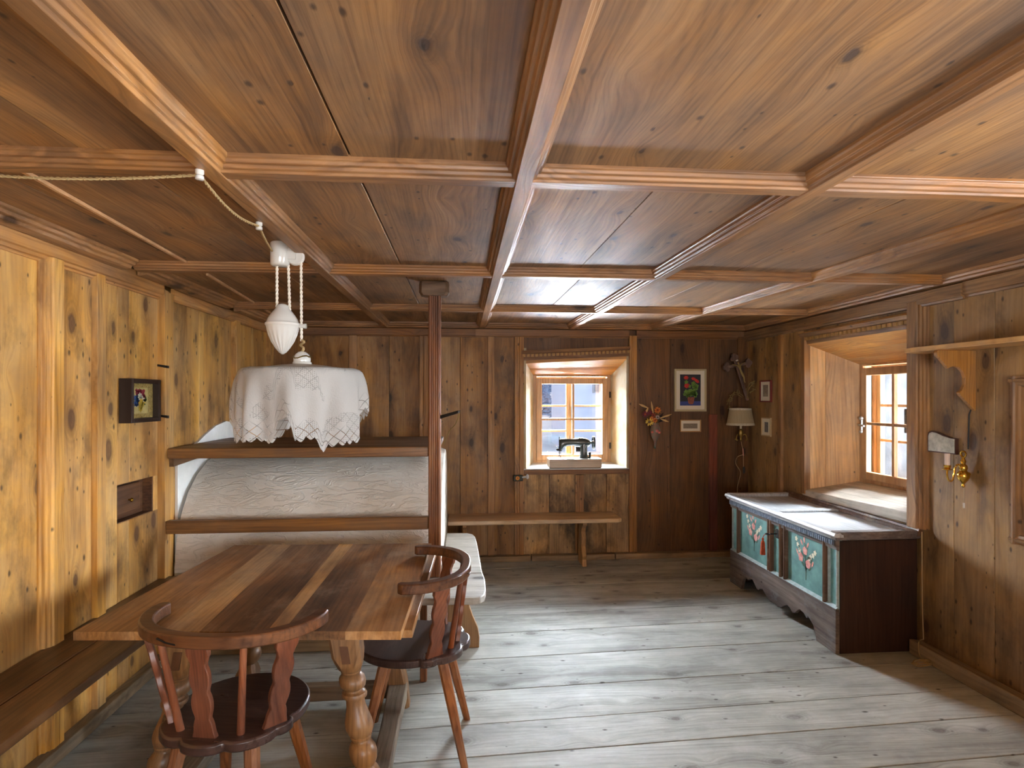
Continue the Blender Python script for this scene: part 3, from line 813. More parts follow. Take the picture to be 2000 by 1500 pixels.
for i in range(6):
    a0, a1 = FLc.lerp(FRc, cutF[i]), FLc.lerp(FRc, cutF[i + 1])
    c0, c1 = BLc.lerp(BRc, cutB[i]), BLc.lerp(BRc, cutB[i + 1])
    p = [a0, a1, c1, c0]
    put(MB().hexa([(q.x, q.y, TZ - 0.028) for q in p] + [(q.x, q.y, TZ) for q in p]), 'tabletop_plank', MAT[('walnut', 'walnut_light', 'walnut_dark', 'walnut_light', 'walnut_dark', 'walnut')[i]], tb)
el = [FRc.lerp(BRc, 0.07) + Vector((-0.12, 0, 0)), FRc.lerp(BRc, 0.07) + Vector((0.028, 0, 0)), FRc.lerp(BRc, 0.95) + Vector((0.03, 0, 0)), FRc.lerp(BRc, 0.95) + Vector((-0.12, 0, 0))]
put(MB().hexa([(q.x, q.y, TZ - 0.056) for q in el] + [(q.x, q.y, TZ - 0.0285) for q in el]), 'extension_leaf', MAT['walnut'], tb, bevel=0.002)
for yy in (2.09, 2.86):
    put(MB().box(-1.02, -0.38, yy - 0.03, yy + 0.03, 0.672, TZ - 0.0285), 'cleat', MAT['leg_wood'], tb, bevel=0.003)
LEGP = [(0.030, 0.245), (0.038, 0.254), (0.044, 0.268), (0.047, 0.288), (0.045, 0.306), (0.036, 0.322), (0.0295, 0.328), (0.0285, 0.334), (0.035, 0.338), (0.036, 0.344), (0.033, 0.348), (0.042, 0.358),
        (0.0475, 0.378), (0.046, 0.398), (0.039, 0.424), (0.033, 0.448), (0.031, 0.470), (0.033, 0.478), (0.041, 0.482), (0.043, 0.490), (0.040, 0.498), (0.031, 0.502), (0.0285, 0.508), (0.034, 0.512),
        (0.042, 0.520), (0.0455, 0.534), (0.043, 0.549), (0.034, 0.560), (0.029, 0.564), (0.034, 0.568), (0.035, 0.574)]
for sx in (-1, 1):
    for sy in (-1, 1):
        tx, ty = TX + 0.03 + sx * 0.265, TY + 0.0 + sy * 0.385
        ox, oy = sx * 0.11, sy * 0.045

        def sh(mb):
            mb.v = [(tx + p[0] + (1 - p[2] / 0.7) * ox, ty + p[1] + (1 - p[2] / 0.7) * oy, p[2] * 0.967) for p in mb.v]
            return mb
        lg = MB()
        k = 0.046
        ch = 0.012
        sq = lambda r, c_: [(r - c_, -r), (r, -r + c_), (r, r - c_), (r - c_, r), (-r + c_, r), (-r, r - c_), (-r, -r + c_), (-r + c_, -r)]
        rings = []
        for z, r, c_ in ((0.568, 0.026, 0.012), (0.580, 0.037, 0.019), (0.605, 0.045, 0.019), (0.632, 0.049, 0.011), (0.73, 0.052, 0.011)):
            rings.append([(x, y, z) for x, y in sq(r, c_)])
        lg.loft(rings)
        rings = []
        for z, r, c_ in ((0.0, 0.040, 0.012), (0.10, 0.046, 0.010), (0.20, 0.046, 0.012), (0.235, 0.036, 0.016), (0.25, 0.026, 0.010)):
            rings.append([(x, y, z) for x, y in sq(r, c_)])
        lg.loft(rings)
        lg.lathe(LEGP, n=24)
        lo = put(sh(lg), 'leg', MAT['leg_wood'], tb, smooth=True)
        tn = sh(MB().box(-0.014, 0.014, -0.0525 if sy < 0 else 0.045, -0.045 if sy < 0 else 0.0525, 0.615, 0.675))
        sub(tn, 'tenon', plain('dark_tenon', rgb(104, 66, 38), 0.5, noise=0.3), lo, tb)
FX, FY = 0.265 + 0.096, 0.385 + 0.04
for sx in (-1, 1):
    xx = TX + 0.03 + sx * FX
    st = MB()
    n_ = 9
    rings = []
    for i in range(n_):
        t = i / (n_ - 1)
        yy = TY - FY + 0.02 + (2 * FY - 0.04) * t
        sag = 0.02 * math.sin(PI * t)
        wv = 0.045 - 0.008 * math.sin(PI * t)
        rings.append([(xx - wv, yy, 0.045), (xx + wv, yy, 0.045), (xx + wv, yy, 0.125 - sag), (xx - wv, yy, 0.125 - sag)])
    put(st.loft(rings), 'stretcher', MAT['grey_wood'], tb, bevel=0.006, seg=2)
for sy in (-1, 1):
    yy = TY + sy * FY
    put(MB().box(TX + 0.03 - FX, TX + 0.03 + FX, yy - 0.035, yy + 0.035, 0.05, 0.115), 'stretcher', MAT['grey_wood_x'], tb, bevel=0.006)

# ------------------------------------------------------------------ armchairs
MAT['chair_rail'] = wood('chair_rail_wood', (56, 33, 20), (90, 54, 30), (132, 82, 44), 'X', 'Y', rough=0.35, coat=0.2, var=0.05, rnd=False, freq=0.8, ring=120.0)
MAT['chair_seat'] = wood('chair_seat_wood', (42, 27, 24), (60, 41, 36), (84, 62, 55), 'X', 'Y', rough=0.32, spec=0.5, coat=0.25, var=0.06, wear=((120, 92, 84), 0.35), ring=120.0)
MAT['chair_splat'] = wood('chair_splat_wood', (88, 47, 30), (126, 72, 46), (150, 94, 64), 'Z', 'X', rough=0.4, coat=0.15, var=0.12, ring=120.0)
MAT['chair_leg'] = wood('chair_leg_wood', (104, 60, 32), (152, 96, 56), (184, 128, 82), 'Z', 'X', rough=0.45, var=0.1, ring=120.0)


def seat_outline():
    pts = []
    for i in range(25):
        a_ = -0.10 + (PI + 0.20) * i / 24
        pts.append((0.236 * math.cos(a_), 0.015 + 0.225 * math.sin(a_)))
    pts.append((-0.224, -0.045))
    # four scallops round the back
    nodes = [(-0.232, -0.050), (-0.206, -0.112), (-0.078, -0.208), (0.078, -0.208), (0.206, -0.112), (0.232, -0.050)]
    for k in range(5):
        p, q = Vector(nodes[k] + (0,)), Vector(nodes[k + 1] + (0,))
        d_ = (q - p)
        nrm = Vector((d_.y, -d_.x, 0)).normalized()
        for j in range(9):
            t = j / 9
            r_ = p + d_ * t + nrm * ((0.034 if 0 < k < 4 else 0.014) * math.sin(PI * t) ** 0.55)
            pts.append((r_.x, r_.y))
    pts.append(nodes[-1])
    pts.append((0.224, -0.045))
    return pts


def make_chair(label):
    t = thing('dining_chair', label, 'chair', group='dark wooden armchairs at the table')
    so = seat_outline()
    MB().prism(so, lambda u, v_, w_: (u * 0.93, v_, w_), 0.418, 0.452).build('seat', MAT['chair_seat'], t, bevel=0.007, seg=2, smooth=True)

    def U(a_, r_):      # U shaped plan of the arm rail
        c_, s_ = math.cos(a_), math.sin(a_)
        return Vector((r_ * math.copysign(abs(c_) ** 0.85, c_), 0.025 + 0.865 * r_ * math.copysign(abs(s_) ** 0.9, s_), 0))
    ro, ri = 0.312, 0.268
    path = []
    for i in range(41):
        a_ = PI + 0.12 + (PI - 0.24) * i / 40
        path.append((U(a_, ro), U(a_, ri)))
    ext = 0.03
    d0 = Vector((0.06, 1, 0)) * ext
    d1 = Vector((-0.06, 1, 0)) * ext
    path = [(path[0][0] + d0, path[0][1] + d0)] + path + [(path[-1][0] + d1, path[-1][1] + d1)]
    rings = []
    zt, zb_ = 0.782, 0.742
    for i, (o_, i_) in enumerate(path):
        if i in (0, len(path) - 1):
            mid_ = (o_ + i_) / 2
            tip = Vector((0, 0.014, 0))
            rr = [(o_ * 0.62 + i_ * 0.38) + tip, (i_ * 0.62 + o_ * 0.38) + tip]
            if i == 0:
                rings.append([(rr[0].x, rr[0].y, zb_), (rr[1].x, rr[1].y, zb_), (rr[1].x, rr[1].y, zt), (rr[0].x, rr[0].y, zt)])
                rings.append([(o_.x, o_.y, zb_), (i_.x, i_.y, zb_), (i_.x, i_.y, zt), (o_.x, o_.y, zt)])
            else:
                rings.append([(o_.x, o_.y, zb_), (i_.x, i_.y, zb_), (i_.x, i_.y, zt), (o_.x, o_.y, zt)])
                rings.append([(rr[0].x, rr[0].y, zb_), (rr[1].x, rr[1].y, zb_), (rr[1].x, rr[1].y, zt), (rr[0].x, rr[0].y, zt)])
        else:
            rings.append([(o_.x, o_.y, zb_), (i_.x, i_.y, zb_), (i_.x, i_.y, zt), (o_.x, o_.y, zt)])
    rail = MB().loft(rings).build('arm_rail', MAT['chair_rail'], t, bevel=0.006, seg=2, smooth=True)
    # iron repair staple across the joint of the rail
    o_ = U(1.5 * PI - 0.25, ro + 0.002)
    MB().tube([(o_.x - 0.03, o_.y + 0.004, 0.768), (o_.x, o_.y, 0.758), (o_.x + 0.035, o_.y - 0.003, 0.754)], 0.0028, 6).build('staple', MAT['iron'], rail)
    # wavy splats and plain spindles from seat to rail
    for dl, bx, by, kind in ((0, 0, -0.187, 's'), (-0.92, -0.178, -0.100, 's'), (0.92, 0.178, -0.100, 's'), (-0.42, -0.100, -0.162, 'r'), (0.42, 0.100, -0.162, 'r')):
        a_ = 1.5 * PI + dl
        top = U(a_, 0.290)
        top.z = 0.747
        bot = Vector((bx, by, 0.449))
        if kind == 'r':
            MB().tube([bot, bot.lerp(top, 0.5), top], [0.0125, 0.0115, 0.0105], 10).build('spindle', MAT['chair_splat'], t, smooth=True)
        else:
            tang = Vector((-math.sin(a_), math.cos(a_), 0))
            ax = (top - bot)
            nrm = tang.cross(ax).normalized()
            prof = []
            for i in range(33):
                s_ = i / 32
                wv = 0.0225 + 0.0105 * abs(math.sin(PI * (s_ * 3.5 + 0.2))) ** 0.75
                if s_ < 0.08:
                    wv += 0.010 * (1 - s_ / 0.08)
                if s_ > 0.90:
                    wv += 0.004
                prof.append((wv, s_))
            poly = prof + [(-w_, s_) for w_, s_ in reversed(prof)]
            MB().prism(poly, lambda u, v_, w_: tuple(bot + tang * u + ax * v_ + nrm * w_), -0.009, 0.009).build('splat', MAT['chair_splat'], t, bevel=0.0025, smooth=True)
    for sx in (-1, 1):
        for sy in (-1, 1):
            top, bot = Vector((sx * 0.115, sy * 0.115 - 0.01, 0.425)), Vector((sx * 0.178, sy * 0.212 - 0.01, 0.0))
            rings = []
            for p, r_ in ((bot, 0.0145), (bot.lerp(top, 0.6), 0.020), (top, 0.022)):
                c_ = r_ * 0.5
                rings.append([(p.x + x, p.y + y, p.z) for x, y in ((r_ - c_, -r_), (r_, -r_ + c_), (r_, r_ - c_), (r_ - c_, r_), (-r_ + c_, r_), (-r_, r_ - c_), (-r_, -r_ + c_), (-r_ + c_, -r_))])
            MB().loft(rings).build('leg', MAT['chair_leg'], t)
    return t


ch1 = make_chair('dark armchair seen from behind, pushed up to the near edge of the table')
ch1.location = (-0.755, 2.075, 0)
ch1.rotation_euler = (0, 0, -0.19)
ch2 = dup(ch1, (-0.207, 2.58, 0), PI / 2 - 0.035, 'dark armchair seen from the side, pushed up to the right edge of the table')

# ------------------------------------------------------------------ left wall bench
MAT['bench_y'] = wood('bench_wood_long', (62, 42, 26), (98, 68, 42), (128, 92, 60), 'Y', 'X', rough=0.35, spec=0.45, var=0.1, wear=((142, 108, 76), 0.35))
lb = thing('wall_bench', 'long dark built-in bench along the left wall under the picture', 'bench', (-1.52, 1.2, 0))
for x0, x1 in ((-1.697, -1.522), (-1.519, -1.348)):
    put(MB().box(x0, x1, YF + 0.02, 3.50, 0.445, 0.482), 'seat_board', MAT['bench_y'], lb, bevel=0.006, seg=2)
for yy in (-0.6, 0.6, 1.72):
    pf = [(-1.645, 0.0), (-1.40, 0.0), (-1.415, 0.05), (-1.46, 0.10), (-1.475, 0.18), (-1.45, 0.26), (-1.40, 0.33), (-1.385, 0.40), (-1.385, 0.445), (-1.645, 0.445)]
    put(MB().prism(pf, lambda u, v_, w_: (u, w_, v_), yy - 0.018, yy + 0.018), 'leg', MAT['trim_zb'], lb, bevel=0.003)
put(MB().box(-1.69, -1.66, 3.2, 3.49, 0.38, 0.445), 'cleat', MAT['trim_zb'], lb)

# ------------------------------------------------------------------ masonry stove
m, nt, bs = new_mat('trowelled_stove_plaster')
tc = N(nt, 'TexCoord')
n1 = N(nt, 'TexNoise', {'Vector': tc.outputs['Object'], 'Scale': 2.2, 'Detail': 6.0, 'Roughness': 0.6})
nt.links.new(mixc(nt, MR(nt, n1.outputs[0], 0.35, 0.65, 0, 1), rgb(212, 200, 184), rgb(234, 228, 218)), bs.inputs['Base Color'])
bs.inputs['Roughness'].default_value = 0.8
mp = N(nt, 'Mapping', {'Vector': tc.outputs['Object'], 'Rotation': (0, 0.6, 0), 'Scale': (5.0, 9.0, 16.0)})
n2 = N(nt, 'TexNoise', {'Vector': mp.outputs[0], 'Scale': 1.0, 'Detail': 4.0, 'Roughness': 0.55, 'Distortion': 1.6})
rid = M(nt, 'ABSOLUTE', M(nt, 'SUBTRACT', n2.outputs[0], 0.5))
n3 = N(nt, 'TexNoise', {'Vector': tc.outputs['Object'], 'Scale': 60.0, 'Detail': 3.0})
hh = M(nt, 'ADD', M(nt, 'MULTIPLY', MR(nt, rid, 0.0, 0.06, 1, 0), 0.5), M(nt, 'MULTIPLY', n3.outputs[0], 0.12))
bp = N(nt, 'Bump', {'Height': hh, 'Strength': 0.7, 'Distance': 0.012})
nt.links.new(bp.outputs[0], bs.inputs['Normal'])
MAT['stove'] = m
sv = thing('masonry_stove', 'white plastered barrel shaped stove filling the corner behind the table', 'stove', (-0.9, 4.4, 0))
SP = [(3.60, 0.0), (3.585, 0.25), (3.585, 0.50), (3.61, 0.66), (3.67, 0.80), (3.76, 0.92), (3.88, 1.01), (4.03, 1.075), (4.22, 1.115), (4.45, 1.13), (4.68, 1.12), (4.88, 1.07), (5.02, 0.98), (5.12, 0.84), (5.17, 0.66), (5.18, 0.4), (5.18, 0.0)]
rings = []
rs = random.Random(3)
for i in range(25):
    t = i / 24
    x = -1.672 + (1.542) * t
    sc = 1.0 - 0.03 * max(0, (t - 0.9) / 0.1) ** 2
    ring = []
    for y, z in SP:
        j = rs.uniform(-0.004, 0.004)
        ring.append((x, 4.38 + (y - 4.38) * sc + j, z * sc + (j if z > 0 else 0)))
    rings.append(ring)
put(MB().loft(rings), 'stove_body', MAT['stove'], sv, smooth=True)
put(MB().box(-1.62, -0.14, 3.545, 3.60, 0.0, 0.07), 'base_board', MAT['ledge_x'], sv, bevel=0.006)
# white plastered patch of the wall round the stove
PP = [(3.672, 0.06), (3.672, 1.14), (3.80, 1.17), (3.92, 1.20), (4.06, 1.25), (4.22, 1.30), (4.40, 1.325), (4.60, 1.30), (4.66, 1.20), (4.70, 1.05), (4.72, 0.06)]
MB().prism(PP, lambda u, v_, w_: (w_, u, v_), XL - 0.01, XL + 0.006).build('plaster_patch', MAT['white_plaster'], wl)
RU = [(4.60, 1.30), (4.68, 1.36), (4.76, 1.27), (4.84, 1.16), (4.80, 1.02), (4.70, 1.05), (4.66, 1.20)]
MB().prism(RU, lambda u, v_, w_: (w_, u, v_), XL - 0.01, XL + 0.02).build('crumbled_edge', plain('crumbled_brown_plaster', rgb(92, 66, 46), 0.9, noise=0.6, nscale=40, bump=1.0), wl)

# ------------------------------------------------------------------ wooden frame round the stove
MAT['post'] = wood('frame_post_wood', (84, 46, 22), (138, 82, 40), (178, 120, 62), 'Z', 'X', rough=0.42, spec=0.35, coat=0.05, var=0.05, speck=0.1, fine=1.2, ring=120.0)
MAT['frame_x'] = wood('frame_rail_wood', (86, 54, 28), (128, 86, 44), (158, 112, 64), 'X', 'Z', rough=0.4, var=0.12)
MAT['platform'] = wood('platform_plank_wood', (70, 52, 38), (104, 80, 60), (130, 104, 80), 'X', 'Y', rough=0.4, var=0.2, wear=((142, 122, 102), 0.3))
PX, PY = -0.160, 3.466
sf = thing('sleeping_platform', 'brown wooden post with rail and sleeping platform built round the white stove', 'stove frame', (PX, PY, 0.455))
pw = 0.036
pp = [(-pw, -0.030), (-pw + 0.006, -0.036), (-0.020, -0.036), (-0.016, -0.030), (-0.008, -0.030), (-0.004, -0.024), (0.004, -0.024), (0.008, -0.030), (0.016, -0.030), (0.020, -0.036), (pw - 0.006, -0.036),
      (pw, -0.030), (pw, 0.030), (pw - 0.006, 0.036), (-pw + 0.006, 0.036), (-pw, 0.030)]
put(MB().prism(pp, lambda u, v_, w_: (PX + u, PY + v_, w_), 0.455, 2.09), 'post', MAT['post'], sf, bevel=0.0015)
cap = MB()
cap.loft([[(PX + x * k, PY + y * k, z) for x, y in ((-0.075, -0.05), (0.06, -0.055), (0.085, -0.03), (0.085, 0.03), (0.06, 0.055), (-0.07, 0.05), (-0.09, 0.02), (-0.09, -0.02))] for z, k in ((2.085, 0.86), (2.105, 1.0), (2.15, 1.0), (2.168, 0.95))])
put(cap, 'ceiling_block', MAT['platform'], sf, bevel=0.003)
for y0, y1 in ((3.50, 3.80), (3.803, 4.11), (4.113, 4.42)):
    put(MB().box(-1.675, -0.202 if y0 < 3.6 else -0.14, y0, y1, 1.172 + (0.0 if y0 > 3.6 else -0.004), 1.205), 'platform_plank', MAT['platform'], sf, bevel=0.005, seg=2)
put(MB().box(-1.66, -0.197, 3.475, 3.515, 1.150, 1.207), 'platform_rail', MAT['frame_x'], sf, bevel=0.004)
put(MB().box(-1.66, -0.197, 3.455, 3.497, 0.728, 0.802), 'rail', MAT['frame_x'], sf, bevel=0.004)
put(MB().hexa([(-1.685, 3.52, 1.10), (-1.645, 3.52, 1.10), (-1.645, 4.1, 1.13), (-1.685, 4.1, 1.13), (-1.685, 3.52, 1.168), (-1.645, 3.52, 1.168), (-1.645, 4.1, 1.168), (-1.685, 4.1, 1.168)]), 'cleat', MAT['bench_y'], sf)
put(MB().box(-1.682, -1.632, 3.455, 3.515, 0.50, 1.15), 'side_post', MAT['trim_zl'], sf, bevel=0.004) if False else None

# iron holder fixed to the post
h0, h1 = at(860, 814, y=3.44), at(899, 804, y=3.40)
ih = thing('iron_holder', 'dark iron holder with a bent wire sticking out of the stove post', 'holder', tuple(h0))
put(MB().hexa([h0 + Vector((0, -0.012, -0.012)), h1 + Vector((-0.012, -0.02, -0.008)), h1 + Vector((-0.004, 0.02, -0.008)), h0 + Vector((0, 0.02, -0.012)),
               h0 + Vector((0, -0.012, 0.008)), h1 + Vector((-0.012, -0.02, 0.008)), h1 + Vector((0.004, 0.02, 0.008)), h0 + Vector((0, 0.02, 0.008))]), 'blade', MAT['iron'], ih, bevel=0.002)
wire = catmull([at(897, 808, y=3.40), at(890, 828, y=3.41), at(879, 840, y=3.43), at(866, 868, y=3.45)], 6)
put(MB().tube(wire, 0.0022, 6), 'wire', MAT['old_brass'], ih, smooth=True)

# ------------------------------------------------------------------ bench beside the stove
MAT['pale_bench'] = wood('pale_worn_bench_wood', (150, 142, 128), (186, 180, 168), (206, 202, 192), 'X', 'Y', rough=0.5, spec=0.35, knots=0.2, var=0.06, wear=((216, 214, 208), 0.4))
MAT['bench_leg'] = wood('bench_leg_wood', (128, 92, 56), (166, 124, 80), (188, 148, 102), 'Z', 'X', rough=0.5, knots=0.15, var=0.05, ring=120.0)
sb = thing('stove_bench', 'pale worn low bench with rounded corners standing under the stove post', 'bench', (-0.05, 3.6, 0))
near = [(-0.245, 3.505), (-0.245, 3.10), (-0.225, 3.085), (0.055, 3.075), (0.095, 3.085), (0.117, 3.12), (0.128, 3.20), (0.130, 3.40), (0.122, 3.505)]
put(MB().prism(near, lambda u, v_, w_: (u, v_, w_), 0.415, 0.452), 'seat_board', MAT['pale_bench'], sb, bevel=0.006, seg=2)
far = [(-0.12, 3.508), (0.118, 3.508), (0.112, 3.9), (0.104, 4.25), (0.096, 4.42), (0.078, 4.50), (0.04, 4.54), (-0.12, 4.55)]
put(MB().prism(far, lambda u, v_, w_: (u, v_, w_), 0.417, 0.453), 'seat_board', MAT['pale_bench'], sb, bevel=0.006, seg=2)
lp = [(-0.18, 0.0), (-0.115, 0.0), (-0.105, 0.03), (-0.05, 0.05), (-0.01, 0.03), (0.0, 0.0), (0.10, 0.0), (0.103, 0.06), (0.092, 0.12), (0.062, 0.19), (0.042, 0.25), (0.042, 0.30), (0.06, 0.34), (0.10, 0.372), (0.11, 0.416), (-0.2, 0.416), (-0.19, 0.36), (-0.14, 0.30), (-0.14, 0.22), (-0.17, 0.14), (-0.19, 0.06)]
put(MB().prism(lp, lambda u, v_, w_: (u, w_, v_), 3.525, 3.56), 'leg', MAT['bench_leg'], sb, bevel=0.003)
put(MB().prism([(-0.10, 0), (0.09, 0), (0.07, 0.2), (0.1, 0.418), (-0.11, 0.418), (-0.08, 0.2)], lambda u, v_, w_: (u, w_, v_), 4.36, 4.395), 'leg', MAT['bench_leg'], sb, bevel=0.003)
put(MB().box(-0.222, -0.186, 3.12, 3.156, 0.0, 0.416), 'leg', MAT['post'], sb, bevel=0.004)

# ------------------------------------------------------------------ bench under the back window
MAT['bench_x'] = wood('bench_wood_cross', (172, 138, 98), (206, 174, 134), (224, 198, 164), 'X', 'Y', rough=0.4, spec=0.45, knots=0.1, var=0.08, wear=((198, 180, 160), 0.4))
wbch = thing('window_bench', 'narrow brown bench along the back wall below the small window', 'bench', (0.6, 5.2, 0))
pl_ = [(-0.125, 5.385), (-0.125, 5.05), (1.36, 5.05), (1.395, 5.075), (1.40, 5.12), (1.385, 5.385)]
put(MB().prism(pl_, lambda u, v_, w_: (u, v_, w_), 0.398, 0.435), 'seat_board', MAT['bench_x'], wbch, bevel=0.008, seg=2)
sp_ = [(5.12, 0.0), (5.14, 0.06), (5.125, 0.09), (5.15, 0.13), (5.17, 0.17), (5.15, 0.21), (5.14, 0.25), (5.17, 0.30), (5.15, 0.34), (5.10, 0.37), (5.10, 0.398), (5.31, 0.398), (5.31, 0.0)]
put(MB().prism(sp_, lambda u, v_, w_: (w_, u, v_), 1.055, 1.095), 'leg', MAT['bench_leg'], wbch, bevel=0.004)
put(MB().prism(sp_, lambda u, v_, w_: (w_, u, v_), 0.0, 0.04), 'leg', MAT['bench_leg'], wbch, bevel=0.004)

# ------------------------------------------------------------------ pendant lamp, lace cloth, cord
LY = 2.64
lp_c = at(590, 727, y=LY)
rose_c = at(547, 500, y=LY)
MAT['shade'] = plain('enamel_lamp_shade', rgb(196, 190, 182), 0.35, noise=0.12, nscale=10)
pend = thing('pendant_lamp', 'white porcelain rise-and-fall pendant lamp hanging above the dining table', 'lamp', (rose_c.x, LY, ZC))
rc = Vector((rose_c.x, LY, 0))
put(MB().lathe([(0.030, 2.068), (0.036, 2.070), (0.040, 2.076), (0.0405, 2.12), (0.041, 2.165), (0.038, 2.170), (0.02, 2.170)], tuple(rc), 28), 'ceiling_rose', MAT['porcelain'], pend, smooth=True)
pc = at(577, 499, y=LY)
pu = MB()
pu.lathe([(0.010, -0.012), (0.034, -0.012), (0.038, -0.008), (0.030, 0.0), (0.038, 0.008), (0.034, 0.012), (0.010, 0.012)], (pc.x, LY, pc.z - 0.005), 22, axis=Matrix.Rotation(PI / 2, 3, 'X'))
pu.box(pc.x - 0.045, pc.x + 0.005, LY - 0.018, LY - 0.014, pc.z - 0.02, pc.z + 0.03).box(pc.x - 0.045, pc.x + 0.005, LY + 0.014, LY + 0.018, pc.z - 0.02, pc.z + 0.03)
pu.box(pc.x - 0.03, pc.x + 0.028, LY - 0.018, LY + 0.018, pc.z + 0.028, pc.z + 0.052)
put(pu, 'pulley', MAT['porcelain'], pend, smooth=True)
wt = at(552, 640, y=LY)
zc = lambda py, px=552: at(px, py, y=LY).z
R_ = 0.0735


def fl_(a_, z):
    if z < zc(642):
        return 0.10 * (abs(math.sin(a_ * 9)) - 0.6) * min(1, (zc(642) - z) / 0.03)
    return 0


wprof = [(0.004, zc(692)), (0.016, zc(688)), (0.030, zc(680)), (0.046, zc(668)), (0.058, zc(655)), (0.066, zc(645)), (0.069, zc(638)), (0.0735, zc(636)), (0.0735, zc(632)), (0.068, zc(630)), (0.064, zc(624)),
         (0.053, zc(616)), (0.041, zc(609)), (0.031, zc(604)), (0.027, zc(600)), (0.024, zc(597)), (0.014, zc(594)), (0.003, zc(593))]
wo = put(MB().lathe(wprof, (wt.x, LY, 0), 64, flute=fl_), 'counterweight', MAT['porcelain'], pend, smooth=True)
lo_ = at(591, 637, y=LY)
sub(MB().tube([(wt.x + 0.066, LY, lo_.z), (lo_.x + 0.006, LY, lo_.z)], 0.009, 10).tube([(lo_.x + 0.006, LY, lo_.z), (lo_.x + 0.016, LY, lo_.z)], 0.011, 10), 'guide_arm', MAT['porcelain'], wo, pend, smooth=True)


def twisted(p, q, r_, n_=None):
    p, q = Vector(p), Vector(q)
    b2 = MB()
    L_ = (q - p).length
    d_ = (q - p).normalized()
    a_ = d_.cross(Vector((0.3, 0.9, 0.2))).normalized()
    c_ = d_.cross(a_)
    k_ = max(8, int(L_ / 0.005))
    for ph in (0, PI):
        b2.tube([p + d_ * (L_ * i / k_) + (a_ * math.cos(ph + i * 0.9) + c_ * math.sin(ph + i * 0.9)) * r_ * 0.5 for i in range(k_ + 1)], r_ * 0.62, 5)
    return b2


put(twisted(at(541, 504, y=LY), at(541, 607, y=LY), 0.0058), 'cord', MAT['cord_white'], pend, smooth=True)
put(twisted(at(563, 512, y=LY), at(566, 607, y=LY), 0.0058), 'cord', MAT['cord_white'], pend, smooth=True)
put(twisted(at(588, 502, y=LY), at(589, 666, y=LY), 0.0058), 'cord', MAT['cord_white'], pend, smooth=True)
kn = [at(589, 664, y=LY), at(594, 668, y=LY - 0.01), at(587, 674, y=LY + 0.01), at(593, 680, y=LY - 0.01), at(589, 688, y=LY)]
put(MB().tube(catmull(kn, 6), 0.0055, 6), 'cord_knot', MAT['cord_tan'], pend, smooth=True)
cz = lambda py: at(590, py, y=LY).z
put(MB().lathe([(0.006, cz(686)), (0.018, cz(688)), (0.030, cz(693)), (0.037, cz(701)), (0.036, cz(706)), (0.040, cz(708)), (0.041, cz(712)), (0.02, cz(714))], (lp_c.x, LY, 0), 28), 'cap', MAT['porcelain'], pend, smooth=True)
rg = [Vector((lp_c.x + 0.036 * math.cos(0.5 * i) * 1.0, LY + 0.036 * math.sin(0.5 * i), cz(698) + 0.006 * math.sin(i * 1.3))) for i in range(13)]
put(MB().tube(rg, 0.003, 5), 'cap_wire', MAT['old_brass'], pend, smooth=True)
sp2 = [(0.035, cz(711)), (0.10, cz(714)), (0.17, cz(719)), (0.225, cz(724)), (0.248, cz(729)), (0.252, cz(740)), (0.250, cz(752)), (0.246, cz(752)), (0.247, cz(740)), (0.243, cz(731)), (0.22, cz(727)), (0.165, cz(722)), (0.10, cz(717)), (0.035, cz(714))]
put(MB().lathe(sp2, (lp_c.x, LY, 0), 48), 'shade', MAT['shade'], pend, smooth=True)
put(MB().lathe([(0.01, cz(745)), (0.022, cz(752)), (0.028, cz(768)), (0.018, cz(782)), (0.003, cz(785))], (lp_c.x, LY, 0), 16), 'bulb', plain('frosted_bulb', rgb(240, 236, 226), 0.3), pend, smooth=True)

# lace cloth
m, nt, bs = new_mat('white_crochet_lace')
bs.inputs['Base Color'].default_value = rgb(188, 185, 181)
bs.inputs['Roughness'].default_value = 0.9
uv = N(nt, 'UVMap')
su = N(nt, 'SeparateXYZ', {0: uv.outputs[0]})
U_, V_ = su.outputs[0], su.outputs[1]
d1 = M(nt, 'FRACT', M(nt, 'MULTIPLY', M(nt, 'ADD', U_, V_), 24.0))
d2 = M(nt, 'FRACT', M(nt, 'MULTIPLY', M(nt, 'SUBTRACT', U_, V_), 24.0))
ln = M(nt, 'MAXIMUM', M(nt, 'GREATER_THAN', d1, 0.92), M(nt, 'GREATER_THAN', d2, 0.92))
hem = MR(nt, V_, 0.055, 0.085, 1, 0)
wv = N(nt, 'TexNoise', {'Vector': uv.outputs[0], 'Scale': 7.0, 'Detail': 2.0})
patch = M(nt, 'GREATER_THAN', wv.outputs[0], 0.56)
band = M(nt, 'MULTIPLY', ln, M(nt, 'MAXIMUM', hem, M(nt, 'MULTIPLY', patch, 0.5)))
fx = M(nt, 'FRACT', M(nt, 'MULTIPLY', U_, 130.0))
fy = M(nt, 'FRACT', M(nt, 'MULTIPLY', V_, 130.0))
holes = M(nt, 'MULTIPLY', M(nt, 'MULTIPLY', M(nt, 'GREATER_THAN', fx, 0.55), M(nt, 'GREATER_THAN', fy, 0.55)), M(nt, 'MULTIPLY', patch, 0.7))
trn = N(nt, 'BsdfTranslucent', {'Color': rgb(180, 176, 170)})
ms1 = N(nt, 'MixShader', {0: 0.3, 1: bs.outputs[0], 2: trn.outputs[0]})
tpt = N(nt, 'BsdfTransparent')
ms2 = N(nt, 'MixShader', {0: M(nt, 'MAXIMUM', M(nt, 'MULTIPLY', band, 0.7), M(nt, 'MULTIPLY', holes, 0.6)), 1: ms1.outputs[0], 2: tpt.outputs[0]})
nt.links.new(ms2.outputs[0], nt.nodes['Material Output'].inputs[0])
wvn = N(nt, 'TexVoronoi', {'Vector': uv.outputs[0], 'Scale': 160.0})
